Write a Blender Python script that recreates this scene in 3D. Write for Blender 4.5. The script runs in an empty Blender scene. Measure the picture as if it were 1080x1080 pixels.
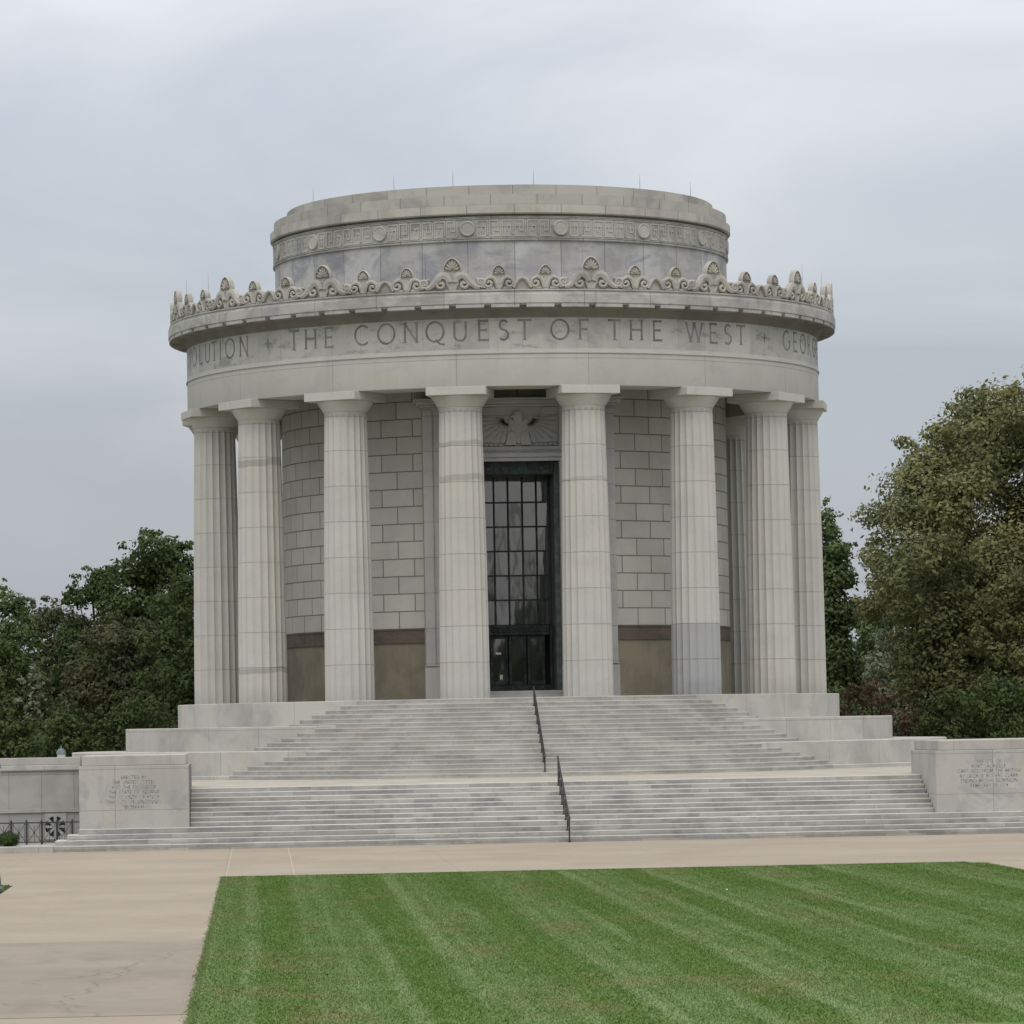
import bpy, bmesh, math, random
import numpy as np
from mathutils import Vector, Matrix
random.seed(7); RNG = np.random.default_rng(11)
PI = math.pi; rad = math.radians
sc = bpy.context.scene
COL = sc.collection
GZ = -4.70            # level of the path; the rotunda floor is 0

# ------------------------------------------------------------ materials
class NT:
    def __init__(s, name):
        s.m = bpy.data.materials.new(name); s.m.use_nodes = True
        s.t = s.m.node_tree; s.t.nodes.clear()
        s.out = s.n('ShaderNodeOutputMaterial'); s.b = s.n('ShaderNodeBsdfPrincipled')
        s.l(s.b.outputs[0], s.out.inputs[0])
    def n(s, typ, **kw):
        x = s.t.nodes.new(typ)
        for k, v in kw.items(): setattr(x, k, v)
        return x
    def l(s, a, b): s.t.links.new(a, b)
    def put(s, sock, v):
        if hasattr(v, 'is_linked') or isinstance(v, bpy.types.NodeSocket): s.l(v, sock)
        else: sock.default_value = v
    def math(s, op, a, b=0.0, c=0.0, clamp=False):
        x = s.n('ShaderNodeMath', operation=op, use_clamp=clamp)
        s.put(x.inputs[0], a); s.put(x.inputs[1], b); s.put(x.inputs[2], c); return x.outputs[0]
    def pos(s): return s.n('ShaderNodeNewGeometry').outputs['Position']
    def sep(s, v):
        x = s.n('ShaderNodeSeparateXYZ'); s.l(v, x.inputs[0]); return x.outputs
    def comb(s, a, b, c=0.0):
        x = s.n('ShaderNodeCombineXYZ'); s.put(x.inputs[0], a); s.put(x.inputs[1], b); s.put(x.inputs[2], c); return x.outputs[0]
    def scale(s, v, k):
        x = s.n('ShaderNodeVectorMath', operation='MULTIPLY'); s.l(v, x.inputs[0]); x.inputs[1].default_value = k; return x.outputs[0]
    def noise(s, v, sc_, det=4, rough=.6, lo=None, hi=None, dist=0.0):
        x = s.n('ShaderNodeTexNoise'); s.l(v, x.inputs['Vector'])
        x.inputs['Scale'].default_value = sc_; x.inputs['Detail'].default_value = det
        x.inputs['Roughness'].default_value = rough; x.inputs['Distortion'].default_value = dist
        o = x.outputs['Fac']
        return s.rng(o, lo, hi) if lo is not None else o
    def rng(s, v, a, b, c=0.0, d=1.0):
        x = s.n('ShaderNodeMapRange', interpolation_type='SMOOTHSTEP'); s.l(v, x.inputs[0])
        for i, q in enumerate((a, b, c, d)): x.inputs[i+1].default_value = q
        return x.outputs[0]
    def mix(s, f, a, b, mode='MIX'):
        x = s.n('ShaderNodeMix', data_type='RGBA', blend_type=mode)
        s.put(x.inputs[0], f)
        for i, v in ((6, a), (7, b)):
            if isinstance(v, tuple): v = (*v, 1.0) if len(v) == 3 else v
            s.put(x.inputs[i], v)
        return x.outputs[2]
    def fin(s, col, rough=.8, bump=None, bs=.3, bd=.01, spec=.3):
        s.put(s.b.inputs['Base Color'], (*col, 1) if isinstance(col, tuple) else col)
        s.put(s.b.inputs['Roughness'], rough); s.b.inputs['Specular IOR Level'].default_value = spec
        if bump is not None:
            x = s.n('ShaderNodeBump'); x.inputs['Strength'].default_value = bs; x.inputs['Distance'].default_value = bd
            s.l(bump, x.inputs['Height']); s.l(x.outputs[0], s.b.inputs['Normal'])
        return s.m

def stone(name, base, joint=None, bw=2.0, bh=1.0, off=.5, mort=.012, shift=(0, 0), stain=.5, bluish=.35, var=.1,
          jdark=.45, tone=False, streak=.4, blot=.42, mott=0.0, mlo=.47):
    """weathered pale stone; joint = None | radius of a cylinder about the axis | 'x' for flat fronts"""
    t = NT(name); P = t.pos(); X, Y, Z = t.sep(P)
    col = base
    big = t.noise(P, .55, 5, .62, .42, .66, .4)
    blue = t.noise(t.scale(P, (1, 1, 1.4)), .8, 4, .6, .5, .68, .8)
    c = t.mix(t.math('MULTIPLY', big, stain*.8), base, tuple(b*.66 for b in base))
    c = t.mix(t.math('MULTIPLY', blue, bluish), c, (base[0]*.66, base[1]*.68, base[2]*.76))
    warm = t.noise(P, .9, 3, .5, .55, .75)
    c = t.mix(t.math('MULTIPLY', warm, .25), c, (base[0]*1.02, base[1]*.96, base[2]*.8))
    st = t.noise(t.scale(P, (3.2, 3.2, .22)), 1.0, 4, .65, .55, .75)
    c = t.mix(t.math('MULTIPLY', st, streak*.5), c, tuple(b*.5 for b in base))
    if mott:
        mo = t.noise(t.scale(P, (1, 1, 2.4)), .9, 5, .7, mlo, .66)
        c = t.mix(t.math('MULTIPLY', mo, mott), c, (base[0]*.50, base[1]*.51, base[2]*.54))
    # dark lichen spots with a shape of their own
    sp = t.noise(P, 2.3, 6, .75, .66, .74)
    c = t.mix(t.math('MULTIPLY', sp, blot), c, (base[0]*.35, base[1]*.36, base[2]*.36))
    fine = t.noise(P, 22, 4, .7)
    c = t.mix(.22, c, t.mix(fine, (0.55,)*3, (1.25,)*3), 'MULTIPLY') if True else c
    h = t.math('MULTIPLY', fine, .4)
    if joint is not None:
        if joint == 'x': v = t.comb(t.math('ADD', X, shift[0]), t.math('ADD', Z, shift[1]))
        elif joint == 'y': v = t.comb(t.math('ADD', Y, shift[0]), t.math('ADD', Z, shift[1]))
        else:
            th = t.math('ARCTAN2', X, t.math('MULTIPLY', Y, -1.0))
            v = t.comb(t.math('ADD', t.math('MULTIPLY', th, joint), shift[0]+200*bw), t.math('ADD', Z, shift[1]))
        br = t.n('ShaderNodeTexBrick', offset=off, offset_frequency=2, squash=1.0)
        t.l(v, br.inputs['Vector']); br.inputs['Scale'].default_value = 1
        br.inputs['Mortar Size'].default_value = mort; br.inputs['Mortar Smooth'].default_value = .3
        br.inputs['Brick Width'].default_value = bw; br.inputs['Row Height'].default_value = bh
        br.inputs['Color1'].default_value = (1-var, 1-var, 1-var*.9, 1); br.inputs['Color2'].default_value = (1+var*.6,)*3+(1,)
        br.inputs['Mortar'].default_value = (1, 1, 1, 1); br.inputs['Bias'].default_value = -.2
        c = t.mix(1.0, c, br.outputs['Color'], 'MULTIPLY')
        c = t.mix(t.math('MULTIPLY', br.outputs['Fac'], 1-jdark), c, (.05, .05, .05))
        h = t.math('SUBTRACT', h, br.outputs['Fac'])
    if tone:
        a = t.n('ShaderNodeAttribute', attribute_name='tone')
        c = t.mix(1.0, c, a.outputs['Color'], 'MULTIPLY')
    return t.fin(c, .86, h, .35, .012, .2)

S = (.475, .470, .432)      # clean stone
M = {}
M['column'] = stone('column_marble', S, None, stain=.25, bluish=.15, tone=True, streak=.2, blot=.08)
M['capital'] = stone('capital_marble', S, None, stain=.25, bluish=.12, blot=.15)
M['architrave'] = stone('architrave_stone', S, 12.35, 4.85, 1.2, 0, .010, (2.42, .9), stain=.25, bluish=.2, var=.03, blot=.08)
M['frieze'] = stone('frieze_stone', S, 12.35, 1.215, 1.36, 0, .006, (0, .98), stain=.45, bluish=.6, var=.13, blot=.8, mott=.7, mlo=.53)
M['cornice'] = stone('cornice_stone', S, 13.05, 2.56, 1.5, 0, .014, (.3, .9), stain=.9, bluish=.6, var=.12, blot=.9, streak=.9, mott=.55)
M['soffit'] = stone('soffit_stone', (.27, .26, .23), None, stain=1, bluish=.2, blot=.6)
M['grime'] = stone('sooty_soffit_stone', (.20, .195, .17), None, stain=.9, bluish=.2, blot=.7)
M['crest'] = stone('cresting_stone', (.415, .405, .36), None, stain=.9, bluish=.25, blot=.9, mott=.5)
M['attic'] = stone('attic_stone', (.43, .432, .415), 8.86, 1.75, 2.2, 0, .018, (0, .3), stain=1.0, bluish=1.0, var=.14, blot=.6, streak=.8, mott=.5)
M['attic_band'] = stone('attic_band_stone', (.41, .405, .37), 8.9, 1.75, 1.5, 0, .018, (.87, .5), stain=1.1, bluish=.7, var=.12, blot=.9, streak=.8, mott=.5)
M['key'] = stone('greek_key_stone', (.42, .415, .375), None, stain=1.1, bluish=.6, blot=.9, streak=.8)
M['coping'] = stone('coping_stone', (.45, .44, .39), 8.9, 1.75, .4025, .5, .018, (0, .17), stain=1, bluish=.3, var=.1, blot=.8, streak=.7)
M['wall'] = stone('cella_wall_stone', (.545, .54, .485), 8.7, 1.34, .652, .5, .026, (0, -2.65), stain=.35, bluish=.2, var=.10, jdark=.30, blot=.15)
M['dado'] = stone('dado_stone', (.275, .25, .185), 8.7, 2.0, 2.3, 0, .006, (.3, .1), stain=1, bluish=.1, var=.14, blot=.4)
M['redband'] = stone('red_band_stone', (.15, .125, .10), None, stain=1, bluish=.2, blot=.9, mott=.6)
M['portal'] = stone('portal_marble', (.40, .40, .38), 'x', 9, 1.31, 0, .010, (4.4, 0), stain=.3, bluish=.3, var=.05, blot=.1)
M['tier'] = stone('podium_stone', (.475, .468, .42), 14, 2.45, 3, 0, .009, (.2, 4), stain=.6, bluish=.4, var=.07, blot=.35)
M['step'] = stone('stair_stone', (.415, .41, .37), 14, 1.6, .1624, .37, .005, (.2, 0.08), stain=.7, bluish=.3, var=.10, blot=.8, mott=.45)
M['lstep'] = stone('lower_stair_stone', (.385, .382, .352), 'x', 1.3, .149, .43, .005, (.3, 2.84), stain=.7, bluish=.45, var=.20, blot=.8, mott=.6)
M['tread'] = stone('skylit_tread_stone', (.52, .51, .465), None, stain=.5, bluish=.2, blot=.4)  # paler colour on the tread tops stands for sky light falling on them
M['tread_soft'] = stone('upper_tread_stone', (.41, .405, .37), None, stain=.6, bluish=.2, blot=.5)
M['pier'] = stone('pier_stone', (.43, .425, .39), 'x', 2.35, 1.3, .0, .008, (2.6, 4.75), stain=.5, bluish=.6, var=.05, blot=.15)
M['pcap'] = stone('pier_cap_stone', (.42, .41, .375), 'x', 3.6, 2, .0, .006, (1.8, 4.75), stain=.6, bluish=.35, var=.04, blot=.3)
M['twall'] = stone('terrace_wall_stone', (.39, .39, .36), 'x', 1.05, 2.0, 0, .010, (18.9, 4.3), stain=.6, bluish=.3, var=.09, blot=.2)
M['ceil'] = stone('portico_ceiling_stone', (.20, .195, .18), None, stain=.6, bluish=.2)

t = NT('inscription_patina'); P = t.pos()
M['letter'] = t.fin(t.mix(t.noise(P, 2, 3, .6, .35, .65), (.13, .132, .13), (.22, .22, .205)), .9)
t = NT('inscription_faint'); P = t.pos()
M['letter2'] = t.fin(t.mix(t.noise(P, 3, 3, .6, .35, .65), (.25, .255, .25), (.34, .34, .325)), .9)

def bronze(name, a, b, rough=.5, metal=.3):
    t = NT(name); P = t.pos()
    t.b.inputs['Metallic'].default_value = metal
    return t.fin(t.mix(t.noise(P, 3.5, 5, .7, .4, .65), a, b), rough, t.noise(P, 30, 3), .2, .004, .5)
M['bronze'] = bronze('patinated_bronze', (.012, .018, .018), (.035, .058, .055))
M['jamb'] = bronze('bronze_reveal', (.05, .062, .064), (.10, .12, .12), .5, .2)
M['rail'] = bronze('dark_rail_metal', (.03, .029, .027), (.07, .066, .06), .45, .5)
M['fence'] = bronze('fence_paint', (.02, .026, .026), (.045, .055, .054), .5, .1)
M['lamp'] = bronze('lamp_post_metal', (.05, .055, .055), (.12, .13, .13), .5, .3)
M['verdigris'] = bronze('verdigris_lantern', (.10, .15, .15), (.18, .25, .24), .6, .1)
t = NT('door_glass'); P = t.pos()
t.b.inputs['IOR'].default_value = 1.95; t.b.inputs['Metallic'].default_value = .0
M['glass'] = t.fin((.015, .018, .02), .04, t.noise(t.scale(P, (1, 1, .5)), 1.1, 2, .5), .12, .05, .9)
t = NT('dark_opening'); M['dark'] = t.fin((.010, .011, .012), .7)
t = NT('white_paper'); M['paper'] = t.fin((.7, .7, .7), .7)
t = NT('lamp_globe_glass'); M['globe'] = t.fin((.45, .47, .45), .25, spec=.5)

# ground materials
t = NT('beige_aggregate_path'); P = t.pos(); X, Y, Z = t.sep(P)
c = t.mix(t.noise(P, .25, 4, .6, .3, .7), (.282, .247, .186), (.325, .286, .218))
c = t.mix(t.noise(t.scale(P, (1.2, .5, 1)), .3, 5, .7, .5, .75), c, (.275, .235, .175))
c = t.mix(t.math('MULTIPLY', t.noise(P, 9, 5, .8, .5, .7), .35), c, (.17, .15, .12))
# saw-cut joints of the slabs
def joint_mask(t, v, period, off, w):
    m = t.math('PINGPONG', t.math('ADD', v, off), period/2)
    return t.rng(m, 0.0, w, 1.0, 0.0)
jy = joint_mask(t, Y, 12.1, 9.2, .09); jx = joint_mask(t, X, 6.1, 4.6, .03)
c = t.mix(t.math('MULTIPLY', t.math('MAXIMUM', jy, jx), .35), c, (.2, .17, .13))
M['path'] = t.fin(c, .9, t.noise(P, 60, 3), .2, .004, .2)
t = NT('old_grey_concrete'); P = t.pos()
c = t.mix(t.noise(P, .3, 5, .65, .35, .68), (.235, .208, .163), (.272, .24, .19))
c = t.mix(t.math('MULTIPLY', t.noise(t.scale(P, (.6, .25, 1)), 1.2, 5, .7, .48, .7), .6), c, (.195, .165, .13))
vo = t.n('ShaderNodeTexVoronoi', feature='DISTANCE_TO_EDGE')
wp = t.n('ShaderNodeVectorMath', operation='ADD'); nz = t.n('ShaderNodeTexNoise'); t.l(P, nz.inputs['Vector']); nz.inputs['Scale'].default_value = .9; nz.inputs['Detail'].default_value = 5
t.l(t.scale(P, (.55, .10, 1)), wp.inputs[0]); t.l(t.scale(nz.outputs['Color'], (.45, .45, 0)), wp.inputs[1]); t.l(wp.outputs[0], vo.inputs['Vector'])
vo.inputs['Scale'].default_value = .55
c = t.mix(t.math('MULTIPLY', t.rng(vo.outputs['Distance'], .0, .008, 1.0, .0), .5), c, (.11, .10, .09))
M['concrete'] = t.fin(c, .9, t.noise(P, 50, 3), .25, .004, .2)
t = NT('landing_paving'); P = t.pos(); M['landing'] = t.fin(t.mix(t.noise(P, .7, 5, .6, .35, .7), (.34, .315, .26), (.41, .385, .325)), .9)
t = NT('joint_filler'); M['filler'] = t.fin((.40, .36, .29), .9)

def grass_color(t, blade):
    P = t.pos(); X, Y, Z = t.sep(P)
    wob = t.math('MULTIPLY', t.math('SUBTRACT', t.noise(t.scale(P, (1, .10, 1)), .35, 2), .5), .45)
    xx = t.math('ADD', X, wob)
    def wave(per, ph): return t.math('SINE', t.math('ADD', t.math('MULTIPLY', xx, 2*PI/per), ph))
    line = t.rng(wave(1.12, .9), .5, 1.0)                        # pale wheel marks
    amp = t.noise(t.scale(P, (1.1, .05, 1)), .8, 2, .5, .38, .62)
    s = t.math('MULTIPLY', wave(2.24, .2), .28)
    line2 = t.rng(wave(.56, 2.0), .5, 1.0); s = t.math('ADD', s, t.math('MULTIPLY', line2, .22))
    s = t.math('ADD', s, t.math('MULTIPLY', t.math('MULTIPLY', line, amp), .80))
    s = t.math('ADD', s, t.math('MULTIPLY', t.math('SUBTRACT', t.noise(t.scale(P, (2.2, .5, 1)), .8, 5, .65), .5), 1.7))
    f = t.rng(s, -.45, 1.05)
    c = t.mix(f, (.094, .164, .036), (.18, .25, .105))
    dry = t.noise(t.scale(P, (1, .35, 1)), .6, 6, .7, .50, .70)
    c = t.mix(t.math('MULTIPLY', dry, .6), c, (.20, .185, .085))
    sp = t.noise(P, 7.0, 4, .7, .45, .7)
    c = t.mix(t.math('MULTIPLY', sp, .3), c, (.085, .135, .035))
    return c, P
t = NT('turf_soil'); c, P = grass_color(t, False); M['turf'] = t.fin(c, .95, t.noise(P, 40, 4), .6, .02, .1)
t = NT('mown_grass'); c, P = grass_color(t, True); M['grass'] = t.fin(c, .8, spec=.1)
t = NT('rough_ground'); P = t.pos()
M['ground'] = t.fin(t.mix(t.noise(P, .2, 5, .6, .35, .7), (.035, .06, .02), (.07, .09, .035)), .95, spec=.1)

def leafmat(name, a, b, c3, sc_=.5):
    t = NT(name); P = t.pos()
    f = t.noise(P, sc_, 3, .6, .35, .65); g = t.noise(P, 3.0, 2, .6, .35, .68)
    col = t.mix(t.math('MULTIPLY', g, .6), t.mix(f, a, b), c3)
    d = t.fin(col, .7, spec=.15)
    tr = t.n('ShaderNodeBsdfTranslucent'); t.l(col, tr.inputs[0])
    ms = t.n('ShaderNodeMixShader'); ms.inputs[0].default_value = .22
    t.l(t.b.outputs[0], ms.inputs[1]); t.l(tr.outputs[0], ms.inputs[2]); t.l(ms.outputs[0], t.out.inputs[0])
    return d
M['leaf_dark'] = leafmat('dark_green_leaves', (.040, .066, .022), (.068, .098, .032), (.09, .12, .042))
M['leaf_mid'] = leafmat('mid_green_leaves', (.075, .115, .042), (.11, .155, .06), (.14, .185, .08))
M['leaf_olive'] = leafmat('olive_leaves', (.075, .088, .034), (.125, .135, .05), (.16, .17, .075), .35)
M['leaf_big'] = leafmat('yellowing_leaves', (.105, .125, .048), (.22, .205, .078), (.225, .25, .13), .3)
M['leaf_pale'] = leafmat('pale_leaves', (.11, .145, .085), (.18, .215, .13), (.25, .275, .19))
M['leaf_red'] = leafmat('russet_leaves', (.10, .064, .044), (.13, .088, .056), (.085, .09, .045))
M['leaf_brown'] = leafmat('brownish_leaves', (.055, .068, .032), (.095, .09, .045), (.08, .10, .045))
t = NT('bark'); P = t.pos()
M['bark'] = t.fin(t.mix(t.noise(t.scale(P, (3, 3, .6)), 2, 4, .7, .35, .65), (.035, .028, .02), (.085, .07, .052)), .95, t.noise(P, 9, 4), .5, .03, .1)
t = NT('yellow_leaf'); M['yleaf'] = t.fin((.34, .31, .10), .7)

# ------------------------------------------------------------ object helpers
def link(o, parent=None, label=None, cat=None, group=None, kind=None):
    COL.objects.link(o)
    if parent: o.parent = parent; o.matrix_parent_inverse = Matrix.Translation(-ORIG.get(parent.name, Vector()))
    if label: o['label'] = label
    if cat: o['category'] = cat
    if group: o['group'] = group
    if kind: o['kind'] = kind
    return o
ORIG = {}
def thing(name, label, cat, loc=(0, 0, 0), group=None):
    o = bpy.data.objects.new(name, None); o.location = loc; o.empty_display_size = .3
    link(o, None, label, cat, group); ORIG[o.name] = Vector(loc); return o

class MB:
    """collects shapes in world coordinates and links them as ONE mesh object"""
    def __init__(s): s.v = []; s.f = []; s.c = None
    def add(s, v, f):
        n = len(s.v); s.v += [tuple(p) for p in v]; s.f += [tuple(i+n for i in q) for q in f]
    def box(s, x0, x1, y0, y1, z0, z1, bev=0.0):
        if bev <= 0:
            v = [(x, y, z) for z in (z0, z1) for y in (y0, y1) for x in (x0, x1)]
            f = [(0, 2, 3, 1), (4, 5, 7, 6), (0, 1, 5, 4), (2, 6, 7, 3), (0, 4, 6, 2), (1, 3, 7, 5)]
            s.add(v, f)
        else:
            bm = bmesh.new(); bmesh.ops.create_cube(bm, size=1)
            for q in bm.verts: q.co = Vector(((x0+x1)/2+q.co.x*(x1-x0), (y0+y1)/2+q.co.y*(y1-y0), (z0+z1)/2+q.co.z*(z1-z0)))
            bmesh.ops.bevel(bm, geom=bm.edges[:], offset=bev, segments=1, affect='EDGES')
            s.bm(bm)
    def bm(s, bm, mat=None):
        bm.verts.index_update()
        s.add([(mat @ q.co) if mat else q.co for q in bm.verts], [[q.index for q in f.verts] for f in bm.faces]); bm.free()
    def lathe(s, prof, n=360, a0=0.0, a1=2*PI, closed=False, cx=0.0, cy=0.0):
        """prof (r,z) list; closed=True joins last to first; angles measured from -Y towards +X"""
        full = abs(a1-a0-2*PI) < 1e-6; m = n if full else n+1; k = len(prof); v = []; f = []
        for i in range(m):
            a = a0+(a1-a0)*i/n
            for r, z in prof: v.append((cx+r*math.sin(a), cy-r*math.cos(a), z))
        for i in range(n):
            j = (i+1) % m
            for q in range(k if closed else k-1):
                p = (q+1) % k; f.append((i*k+q, j*k+q, j*k+p, i*k+p))
        if not full and closed: f.append(tuple(range(k))); f.append(tuple(n*k+q for q in range(k-1, -1, -1)))
        s.add(v, f)
    def tube(s, pts, r, n=8, caps=True):
        pts = [Vector(p) for p in pts]; rr = r if hasattr(r, '__len__') else [r]*len(pts); v = []; f = []
        for i, p in enumerate(pts):
            d = (pts[min(i+1, len(pts)-1)]-pts[max(i-1, 0)]).normalized()
            a = Vector((0, 0, 1)) if abs(d.z) < .9 else Vector((1, 0, 0))
            u = d.cross(a).normalized(); w = d.cross(u)
            for q in range(n):
                t_ = 2*PI*q/n; v.append(p+(u*math.cos(t_)+w*math.sin(t_))*rr[i])
        for i in range(len(pts)-1):
            for q in range(n): f.append((i*n+q, i*n+(q+1) % n, (i+1)*n+(q+1) % n, (i+1)*n+q))
        if caps: f.append(tuple(range(n-1, -1, -1))); f.append(tuple((len(pts)-1)*n+q for q in range(n)))
        s.add(v, f)
    def prism(s, poly, y0, y1, fn=None):
        """poly in (x,z), extruded along y; fn maps points afterwards"""
        n = len(poly); v = [(x, y0, z) for x, z in poly]+[(x, y1, z) for x, z in poly]
        f = [tuple(range(n)), tuple(range(2*n-1, n-1, -1))]+[(i, i+n, (i+1) % n+n, (i+1) % n) for i in range(n)]
        if fn: v = [fn(*p) for p in v]
        s.add(v, f)
    def build(s, name, mat, parent=None, smooth=True, tone=None, ang=32, **kw):
        me = bpy.data.meshes.new(name); me.from_pydata(s.v, [], s.f); me.materials.append(M[mat])
        bm = bmesh.new(); bm.from_mesh(me); bmesh.ops.recalc_face_normals(bm, faces=bm.faces[:]); bm.to_mesh(me); bm.free()
        if smooth: me.shade_smooth(); me.set_sharp_from_angle(angle=rad(ang))
        if tone is not None:
            ca = me.color_attributes.new('tone', 'FLOAT_COLOR', 'POINT')
            ca.data.foreach_set('color', np.asarray(tone, dtype=np.float32).ravel())
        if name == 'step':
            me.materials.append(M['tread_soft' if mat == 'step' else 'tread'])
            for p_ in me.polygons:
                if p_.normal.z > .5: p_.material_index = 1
        o = bpy.data.objects.new(name, me); return link(o, parent, **kw)

# ------------------------------------------------------------ camera
CAM = Vector((-9.72426, -162.41916, -.82125))
Fv = Vector((.06133431, .99686067, .05006906)); Rv = Vector((.99800545, -.06049934, -.01802638)); Uv = Vector((.01494065, -.05107483, .99858307))
cam = bpy.data.cameras.new('camera'); co = bpy.data.objects.new('camera', cam); COL.objects.link(co)
co.matrix_world = Matrix(((Rv.x, Uv.x, -Fv.x, CAM.x), (Rv.y, Uv.y, -Fv.y, CAM.y), (Rv.z, Uv.z, -Fv.z, CAM.z), (0, 0, 0, 1)))
cam.sensor_width = 36; cam.lens = 4384.44/1080*36; cam.clip_end = 3000; cam.clip_start = .5
sc.camera = co

# ------------------------------------------------------------ light and sky
EL, AZ = 52, 215   # weak veiled sun, high in front of the building (sun_rotation convention below)
w = bpy.data.worlds.new('World'); sc.world = w; w.use_nodes = True; T = w.node_tree; T.nodes.clear()
def wn(typ, **kw):
    x = T.nodes.new(typ)
    for k, v in kw.items(): setattr(x, k, v)
    return x
out = wn('ShaderNodeOutputWorld'); bg = wn('ShaderNodeBackground'); bg2 = wn('ShaderNodeBackground'); add = wn('ShaderNodeAddShader')
sky = wn('ShaderNodeTexSky', sky_type='NISHITA', sun_disc=False); sky.sun_elevation = rad(EL); sky.sun_rotation = rad(AZ); sky.dust_density = 3
T.links.new(sky.outputs[0], bg.inputs[0]); bg.inputs[1].default_value = .05; bg.inputs[1].default_value = .05
tc = wn('ShaderNodeTexCoord'); mp = wn('ShaderNodeMapping'); mp.inputs['Scale'].default_value = (1, 1, 2.4); T.links.new(tc.outputs['Generated'], mp.inputs[0])
nz = wn('ShaderNodeTexNoise'); nz.inputs['Scale'].default_value = 7.5; nz.inputs['Detail'].default_value = 6; nz.inputs['Roughness'].default_value = .52; nz.inputs['Distortion'].default_value = .5
mp.inputs['Location'].default_value = (.35, .2, .1)
T.links.new(mp.outputs[0], nz.inputs['Vector'])
sp = wn('ShaderNodeSeparateXYZ'); T.links.new(tc.outputs['Generated'], sp.inputs[0])
def wmap(src, a, b, c, d, it='SMOOTHSTEP'):
    x = wn('ShaderNodeMapRange', interpolation_type=it); T.links.new(src, x.inputs[0])
    for i, q in enumerate((a, b, c, d)): x.inputs[i+1].default_value = q
    return x.outputs[0]
def wmath(op, a, b):
    x = wn('ShaderNodeMath', operation=op)
    for i, q in enumerate((a, b)):
        if isinstance(q, bpy.types.NodeSocket): T.links.new(q, x.inputs[i])
        else: x.inputs[i].default_value = q
    return x.outputs[0]
el = wmap(sp.outputs[2], .0, .175, .06, .88, 'LINEAR')          # paler with height
cl = wmath('ADD', wmap(nz.outputs['Fac'], .3, .7, -.19, .19, 'LINEAR'), el)
rampn = wn('ShaderNodeValToRGB'); T.links.new(cl, rampn.inputs[0])
cr = rampn.color_ramp
cr.elements[0].position = .0; cr.elements[0].color = (.36, .385, .44, 1)
cr.elements[1].position = 1.; cr.elements[1].color = (.69, .672, .668, 1)
e = cr.elements.new(.36); e.color = (.325, .335, .375, 1)
e = cr.elements.new(.68); e.color = (.475, .47, .495, 1)
zen = wmap(sp.outputs[2], .17, .8, 1.0, 2.2)                   # overcast sky: zenith brighter than horizon
T.links.new(rampn.outputs[0], bg2.inputs[0]); T.links.new(zen, bg2.inputs[1])
T.links.new(bg.outputs[0], add.inputs[0]); T.links.new(bg2.outputs[0], add.inputs[1]); T.links.new(add.outputs[0], out.inputs[0])
sl = bpy.data.lights.new('sun', 'SUN'); sl.energy = .7; sl.angle = rad(35); sl.color = (1, .94, .86)
so = bpy.data.objects.new('sun', sl); COL.objects.link(so)
sd = Vector((-.02, -.62, .95)).normalized()   # direction towards the sun: high, front-left
so.rotation_euler = sd.to_track_quat('Z', 'Y').to_euler(); so.location = (-40, -80, 90)
sky.sun_elevation = math.asin(sd.z); sky.sun_rotation = math.atan2(sd.x, sd.y)
sc.view_settings.view_transform = 'Standard'; sc.view_settings.look = 'None'; sc.view_settings.gamma = 1; sc.view_settings.use_curve_mapping = False
sc.view_settings.exposure = 0

# ------------------------------------------------------------ the rotunda
RT = thing('rotunda_memorial', 'round pale stone memorial ringed by fluted columns, with carved crown and low drum on top', 'building', (0, 0, GZ))

# podium tiers (round)
tiers = [(12.89, 0.0, -3.6), (14.92, -.887, -3.8), (17.0, -1.761, -3.9)]
for r, zt, zb in tiers:
    m = MB(); m.lathe([(0.0, zt), (r-.02, zt), (r, zt-.02), (r, zb), (0, zb)], 420); m.build('podium_tier', 'tier', RT)
m = MB(); m.lathe([(15, -2.62), (17.36, -2.62), (17.38, -2.64), (17.38, -3.9), (15, -3.9)], 420, closed=True); m.build('podium_plinth', 'tier', RT)

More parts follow.
